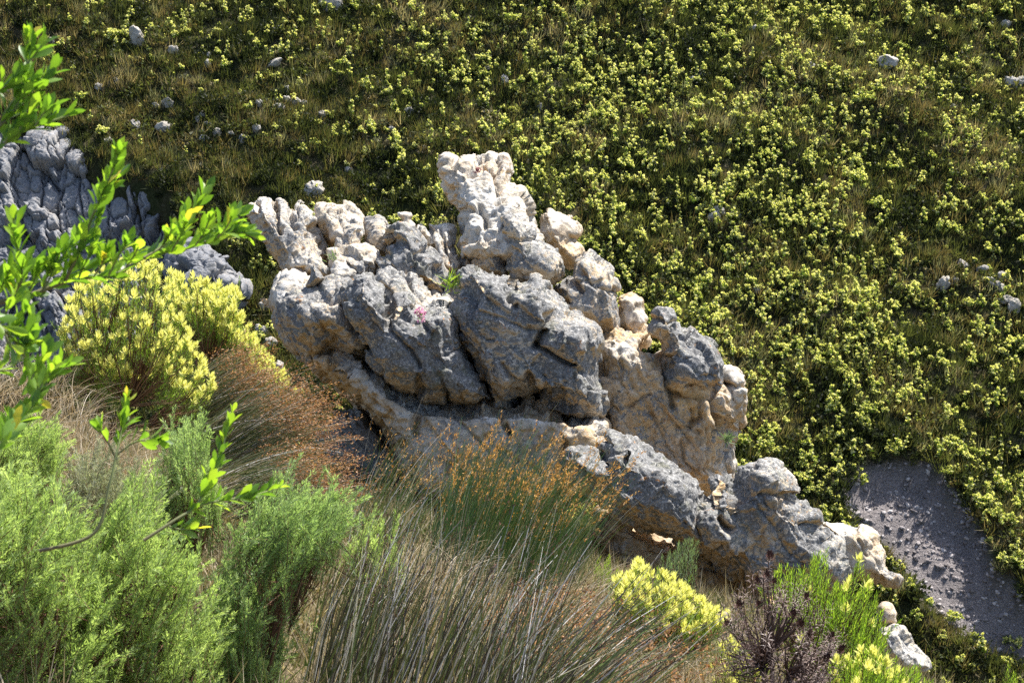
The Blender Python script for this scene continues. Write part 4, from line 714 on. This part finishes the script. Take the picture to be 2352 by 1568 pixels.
BR = dict(spread=.13, bend=(.10, 0, -.16), width=.0055, mat=M_BREED, seedm=M_SEED, seedn=8, span=.16, ssize=.026, rsp=.6, off=.012)
reeds('brown headed reed clump leaning right beside the large yellow bush', [(400,880),(440,880),(500,960),(470,1000),(410,960)], 14.4, .3, 560, .85, (.72, .62, .1), **BR)
reeds('brown headed reed clump leaning right over the shaded foot of the rock', [(440,980),(500,960),(580,1050),(560,1110),(470,1060)], 14.0, .35, 820, 1.0, (.80, .55, .1), **BR)
reeds('brown headed reed clump drooping right above the cool green feathery shrub', [(480,1080),(560,1080),(650,1170),(610,1230),(500,1180)], 13.0, .4, 800, .85, (.86, .42, .1), **BR)
reeds('sparse straw coloured reeds left of the orange headed reed clump', [(780,1190),(880,1180),(960,1240),(940,1300),(800,1290)], 12.6, .4, 240, .95, (.30, .95, .1), .16, (.12, 0, -.08), .0058, M_REED, M_GOLD, 7, .10, .022, rndpow=.6, head_frac=.6)
reeds('tall green reed clump topped with orange seed heads in the centre', [(980,1230),(1080,1200),(1220,1240),(1310,1300),(1330,1350),(1200,1380),(1060,1350),(980,1300)], 12.4, .5, 1500, 1.04, (.28, .95, .1), .10, (.10, 0, -.10), .0056, M_REED, M_GOLD, 22, .20, .028, rndpow=2.0, head_frac=.17, fan=.22)
reeds('dark purple and green reeds in the foreground at the bottom centre', [(690,1560),(1000,1560),(1180,1600),(1250,1700),(1150,1760),(700,1740)], 7.6, .5, 820, .98, (.24, .95, .05), .10, (.08, 0, -.06), .0088, M_DREED, M_DARKSEED, 6, .05, .018, rndpow=1.0, head_frac=.35, fan=.05, segs=4)
reeds('dark reeds slanting right at the bottom edge beside the dry grass', [(1100,1560),(1250,1570),(1400,1620),(1380,1720),(1120,1720)], 7.8, .4, 230, .95, (.62, .75, .05), .12, (.12, 0, -.10), .0085, M_DREED, M_DARKSEED, 6, .05, .018, rndpow=.9, head_frac=.3, segs=4)
reeds('rusty brown seeding rushes spread over the dry grass at the bottom', [(1080,1450),(1250,1420),(1420,1510),(1620,1570),(1560,1660),(1150,1620)], 9.4, .6, 520, .42, (.15, .9, 0), .35, (.15, 0, -.25), .003, M_BREED, M_SEED, 9, .07, .026, name='rush_patch', cat='rushes', rsp=.8, wide=.45, off=.012)
reeds('dry straw grass mound at the bottom right of centre', [(1280,1520),(1380,1500),(1520,1520),(1640,1550),(1680,1660),(1300,1680)], 9.8, .6, 1300, .36, (.25, .8, -.1), .42, (.22, 0, -.38), .0034, M_STRAW, name='grass_mound', cat='dry grass')
reeds('dry pale grass with curling blades between the green reeds and the dark reeds', [(790,1330),(900,1300),(1060,1300),(1180,1400),(1150,1480),(840,1450)], 10.4, .5, 1300, .50, (.10, .9, -.1), .42, (.10, 0, -.42), .0036, M_STRAW, name='grass_mound', cat='dry grass')
reeds('tangled dry grass under the large yellow bush at the left', [(-40,860),(120,880),(260,1020),(360,1080),(330,1180),(160,1120),(-40,1000)], 12.5, .8, 1700, .55, (.10, .9, -.1), .42, (.12, 0, -.42), .0042, M_STRAW, name='grass_mound', cat='dry grass')
reeds('dry grass behind the slanting dark reeds and the small lime bush', [(1180,1400),(1330,1360),(1440,1400),(1460,1480),(1250,1470)], 11.4, .5, 900, .5, (.35, .8, -.1), .38, (.25, 0, -.35), .0036, M_STRAW, name='grass_mound', cat='dry grass')
# litter and low growth over the near ground
n = 15000; x = -9 + 17.5 * rng.random(n); y = 4.5 + 23 * rng.random(n); z = TERR(x, y); p = np.stack([x, y, z], 1); u, v, d = UVD(p); kp = (near_h(x, y) > far_raw(x, y) + 1) & (u > -150) & (u < 2500)
p, u, v = p[kp], u[kp], v[kp]; n = len(p); sp = Soup()
for i, (Vk, Fk) in enumerate([leafy(20, .13, .6, .30, .009, 21), leafy(14, .10, .9, .26, .010, 22), clumps(60, .17, .22, .035, 23)]):
    m = np.arange(n) % 3 == i; W, G = inst(Vk, Fk, p[m] - (0, 0, .02), frames(np.tile(UPV, (m.sum(), 1)) + rng.normal(size=(m.sum(), 3)) * .1), .7 + .8 * rng.random(m.sum()))
    b_ = np.clip(rng.random(m.sum()) * (.55 if i == 2 else 1.0) + (0 if i == 2 else .15), 0, 1); sp.add(W, G, rnd=np.repeat(b_, len(Vk)))
M_LITTER = leaf_mat('near ground growth', [(0, (.04, .06, .02)), (.25, (.08, .11, .035)), (.45, (.15, .115, .055)), (.75, (.30, .23, .14)), (1, (.46, .39, .28))], .35, .6, (1.2, 1.2, .8), .2)
Vv, Ff, At = sp.get(); tag(solo('undergrowth', Vv, Ff, M_LITTER, (0, 0, 0), At), 'short dry grass and low green growth on the near slope', 'grass', kind='stuff')
# ---------------------------------------------------------------- dead brown shrub with seed cones
M_DEAD = leaf_mat('dead brown leaf', [(0, (.06, .037, .032)), (.4, (.14, .09, .075)), (.75, (.27, .20, .17)), (1, (.50, .43, .39))], .2, .55, (1.1, 1, .85), .3)
M_CONE = NT('dark cone'); M_CONE.surf(M_CONE.ramp(M_CONE.attr('rnd'), [(0, (.03, .014, .012)), (1, (.11, .05, .04))]), .7, None, .25); M_CONE = M_CONE.m
def dead_shrub():
    poly = [(1655,1450),(1660,1390),(1700,1330),(1740,1300),(1770,1270),(1800,1310),(1850,1330),(1870,1380),(1900,1400),(1935,1440),(1960,1480),(1940,1560),(1860,1640),(1700,1640),(1640,1560)]
    d0 = 9.4; base = P(1770, 1640, d0); o = thing('dead_shrub', base, 'dead purplish brown shrub with dark seed cones at the bottom right', 'shrub')
    n = 260; tips, q = bush_tips(poly, n, d0, .4, 60); d = nrm(nrm(tips - base) * .8 + UPV * .5 + rng.normal(size=(n, 3)) * .22); foot = tips - d * .13
    V, F, T, f, r = whorl(24, 0.0, .13, .003, 1.25, .55, .034, .0040, 55, 3, curl=.35); W, G = inst(V, F, foot, frames(d), .8 + .5 * rng.random(n)); part('foliage', W, G, M_DEAD, o, {'rnd': np.clip(np.tile(r, n) * .8 + np.repeat(rng.normal(size=n) * .15, len(V)), 0, 1)})
    main = [base + (foot[i] - base) * .5 for i in rng.integers(0, n, 9)]; S_ = twigs(main, base, .016, .008, 0, 6, 5)
    for i in range(n):
        j = int(np.argmin([np.linalg.norm(foot[i] - m) for m in main])); Vt, Ft = tube(smooth_path([main[j], (main[j] + foot[i]) / 2 + rng.normal(size=3) * .03, foot[i], tips[i]], 7), np.linspace(.006, .002, 7), 4); S_.add(Vt, Ft, rnd=np.full(len(Vt), rng.random() * .5))
    Vv, Ff, At = S_.get(); part('stem', Vv, Ff, M_DEAD, o, At)
    kV, kF, kT, kf, kr = whorl(34, 0, .045, .010, 1.2, .15, .022, .013, 60, 2, curl=-.3); cm = me_from('cone', kV, kF, M_CONE, {'rnd': kr})
    for (cu, cv) in [(1768,1288),(1762,1330),(1778,1345),(1740,1345),(1850,1378),(1700,1400),(1835,1440),(1820,1420),(1905,1470),(1855,1468),(1672,1440),(1892,1520),(1745,1400),(1838,1445),(1925,1500)]:
        c = P(cu, cv, d0 - .35); h = link('cone', cm, o, c - base); h.rotation_euler = Matrix(frames(nrm(nrm(c - base) + UPV * .5)[None])[0].tolist()).to_euler(); h.scale = [.95 + .4 * rng.random()] * 3
dead_shrub()
# ---------------------------------------------------------------- broad leaved branches close to the camera
def broad_mat():
    k = NT('broad green leaf'); f = k.attr('rnd'); col = k.ramp(f, [(0, (.06, .14, .025)), (.45, (.14, .27, .035)), (.8, (.24, .37, .05)), (.98, (.30, .42, .06)), (1, (.48, .42, .07))])
    n_ = k.noise(k.coord(), 60, 3); col = k.mix(k.ramp(n_, [(.4, 0), (.7, .35)]), col, (.16, .26, .04)); col = k.mix(k.ramp(k.attr('t'), [(.0, .5), (.12, 0.0)]), col, (.28, .36, .12))
    pr = k.n('ShaderNodeBsdfPrincipled'); k.l(col, pr.inputs['Base Color']); pr.inputs['Roughness'].default_value = .42; pr.inputs['Specular IOR Level'].default_value = .5
    tr = k.n('ShaderNodeBsdfTranslucent'); k.l(k.mix(1.0, col, (1.9, 1.8, .6), 'MULTIPLY'), tr.inputs['Color']); mx = k.n('ShaderNodeMixShader'); mx.inputs[0].default_value = .55
    k.l(pr.outputs[0], mx.inputs[1]); k.l(tr.outputs[0], mx.inputs[2]); k.l(mx.outputs[0], k.out.inputs['Surface']); return k.m
M_BROAD = broad_mat()
BL = [leaf_shape(1, W_, 9, ob, fo, cu, .07) for W_, ob, fo, cu in ((.33, .66, .35, .10), (.38, .64, .2, -.06), (.27, .68, .5, .2), (.34, .62, .3, .02))]
def branch(label, stems, seed, leafL=.047, dens=2.2):
    """stems: list of (points in px, depth at start, depth at end, start radius m, first fraction that bears leaves)"""
    r = np.random.default_rng(seed); P0 = P(*stems[0][0][0], stems[0][1]); o = thing('leafy_branch', P0, label, 'branch')
    S_, Lf = Soup(), Soup()
    for pts, da, db, rad, f0 in stems:
        k = len(pts); q = np.asarray(pts, float); w = np.linspace(da, db, k); path = smooth_path(P(q[:, 0], q[:, 1], w), 40); ln = np.linalg.norm(np.diff(path, axis=0), axis=1).sum()
        V, F = tube(path, np.linspace(rad, .0016, 40), 6); S_.add(V, F, rnd=np.clip(np.repeat(np.linspace(0, 1.0, 40), 6) + .3 * (.004 - rad) / .004, 0, 1))
        m = int(max(5, ln * (1 - f0) / .0112 * dens)); f = f0 + (1 - f0) * np.sort(r.random(m) * .96 + .04 * np.linspace(0, 1, m)); idx = np.clip((f * 39).astype(int), 0, 38)
        pos = path[idx]; tan = nrm(path[np.minimum(idx + 1, 39)] - path[idx]); fr_ = frames(tan, np.arange(m) * 2.39996 + r.random(m))
        an = .75 - .38 * (f - f0) / (1 - f0) + r.normal(size=m) * .18; d = nrm(tan * np.cos(an)[:, None] + fr_[:, :, 0] * np.sin(an)[:, None] + UPV * .30 + np.array([0.08, 0, 0]))
        face = nrm(tan * np.sin(an)[:, None] * 1.0 - fr_[:, :, 0] * np.cos(an)[:, None] + r.normal(size=(m, 3)) * .45)
        # young leaves at the tip are small and stand up close together
        sz = leafL * (.7 + .45 * r.random(m)) * np.interp(f, [f0, f0 + .15, .85, 1], [.75, 1, .95, .55]); R_ = orient(d, face); v_ = r.integers(0, 4, m); rn = np.clip(.35 + .3 * r.normal(size=m) + .25 * (f > .9), 0, 1)
        for kk in range(4):
            mm = v_ == kk
            if mm.any():
                LV, LF, LT = BL[kk]; W, G = inst(LV, LF, pos[mm], R_[mm], sz[mm]); Lf.add(W, G, rnd=np.repeat(rn[mm], len(LV)), t=np.tile(LT, mm.sum()))
    Vv, Ff, At = S_.get(); part('stem', Vv, Ff, M_GSTEM, o, At, True); Vv, Ff, At = Lf.get(); part('foliage', Vv, Ff, M_BROAD, o, At, True)
    return o
branch('long leafy green branch reaching right across the cliff to the outcrop', [([(-60,705),(60,680),(170,640),(260,632),(345,585),(420,573),(500,545),(545,532),(590,548)], 2.7, 3.0, .0052, .10), ([(330,592),(380,560),(415,512),(452,470),(478,432)], 2.82, 2.95, .0026, .25), ([(150,645),(190,560),(215,490),(255,400),(272,345)], 2.72, 2.6, .0034, .10), ([(470,555),(505,530),(530,505),(548,490)], 2.9, 3.0, .0018, .1), ([(100,668),(130,610),(165,560),(190,540)], 2.7, 2.75, .002, .1), ([(20,688),(50,640),(40,560),(30,500)], 2.7, 2.6, .0028, .15)] + [(([(a, b), (a + 18, b - l * .5), (a + 30 + (l > 70) * 12, b - l)]), 2.75, 2.7, .0016, .05) for a, b, l in ((60,680,70),(95,672,95),(140,655,60),(180,640,80),(215,636,55),(250,633,75),(290,612,50),(20,690,60),(-10,695,90),(195,560,60),(225,470,45),(395,575,60),(450,562,55),(365,575,50),(500,545,40),(240,440,40))], 1)
branch('leafy green branch at the upper left edge with upright tips', [([(-60,360),(0,335),(50,300),(100,285),(165,262)], 2.5, 2.55, .0036, .12), ([(-50,330),(20,270),(60,215),(95,190),(122,160)], 2.5, 2.55, .0030, .15), ([(40,245),(60,190),(62,130),(65,75)], 2.52, 2.5, .0022, .1), ([(-50,250),(-10,210),(30,190),(50,170)], 2.45, 2.5, .002, .2)] + [(([(a, b), (a + 14, b - l * .5), (a + 34, b - l)]), 2.5, 2.5, .0015, .05) for a, b, l in ((10,330,50),(40,306,50),(80,290,45),(0,285,60),(30,258,50),(62,150,45))], 2)
branch('leafy green branch at the left edge below the long branch', [([(-60,700),(-10,740),(40,790),(70,850),(90,930)], 2.4, 2.6, .0036, .1), ([(70,940),(100,890),(130,850),(165,835)], 2.6, 2.6, .0022, .05), ([(10,765),(30,800),(55,780),(80,720)], 2.45, 2.5, .002, .1), ([(-60,860),(0,850),(40,830),(70,800)], 2.5, 2.6, .0024, .1), ([(-40,1090),(-5,1030),(30,980),(80,925)], 2.3, 2.5, .003, .1)] + [(([(a, b), (a + 16, b - l * .5), (a + 34, b - l)]), 2.5, 2.5, .0015, .05) for a, b, l in ((20,775,60),(50,815,55),(72,870,60),(0,742,60),(85,905,55),(20,1000,50),(-10,1040,70))], 3)
branch('short leafy sprig on a bare dark stem above the feathery shrubs', [([(90,1265),(215,1225),(250,1120),(268,1040),(280,985),(292,910)], 3.0, 3.1, .0042, .62), ([(262,1050),(300,1020),(330,1010),(365,1012)], 3.08, 3.1, .002, .25), ([(262,1045),(245,1010),(228,985)], 3.08, 3.05, .002, .2)], 4)
branch('leafy sprig with yellowing leaves in front of the brown reeds', [([(330,1240),(400,1195),(450,1160),(480,1100),(510,1030),(535,940)], 3.0, 3.15, .0036, .30), ([(440,1165),(500,1150),(570,1140),(640,1120)], 3.08, 3.15, .0022, .12), ([(380,1205),(415,1215),(455,1212)], 3.05, 3.05, .0018, .2)], 5)
# ---------------------------------------------------------------- small plants rooted on the rock
def tuft(label, u_, v_, d_, n, L, w, mat, cat='plant', flower=None):
    c = P(u_, v_, d_); o = thing('rock_plant', c, label, cat); b = np.tile(c, (n, 1)) + rng.normal(size=(n, 3)) * L * .25; dr = nrm(rng.normal(size=(n, 3)) * .6 + (0, -.3, .8))
    V, F, t, tip, td = ribbons(b, dr, L * (.6 + .6 * rng.random(n)), rng.normal(size=(n, 3)) * .1, np.full(n, w), 3, .15); part('foliage', V, F, mat, o, {'rnd': np.repeat(rng.random(n), 8)})
    if flower is not None: V, F, r = spikelets(tip, td, 5, .03, .045, .9, .7); part('blossom', V, F, flower, o, {'rnd': r})
M_PINK = leaf_mat('pink petal', [(0, (.55, .20, .36)), (1, (.75, .50, .60))], .35, .6, (1.1, 1, 1), .2)
M_RED = leaf_mat('reddish succulent', [(0, (.22, .08, .08)), (1, (.40, .22, .20))], .2, .6, (1.1, 1, 1), .2)
tuft('pink flowering plant in a crack of the dark overhanging slab', 966, 724, 24.3, 26, .13, .016, M_LEUC, flower=M_PINK)
tuft('reddish plant in the hollow at the top of the pinnacle', 1098, 393, 28.55, 40, .10, .03, M_RED)
tuft('green tuft growing behind the front slabs', 1042, 657, 26.0, 60, .28, .022, M_LIME)
tuft('small green tuft at the left foot of the dark knob', 764, 594, 27.0, 30, .18, .02, M_GREY)
tuft('dark green cushion in the cleft of the right wall', 1672, 1008, 26.2, 50, .16, .03, M_GREY)
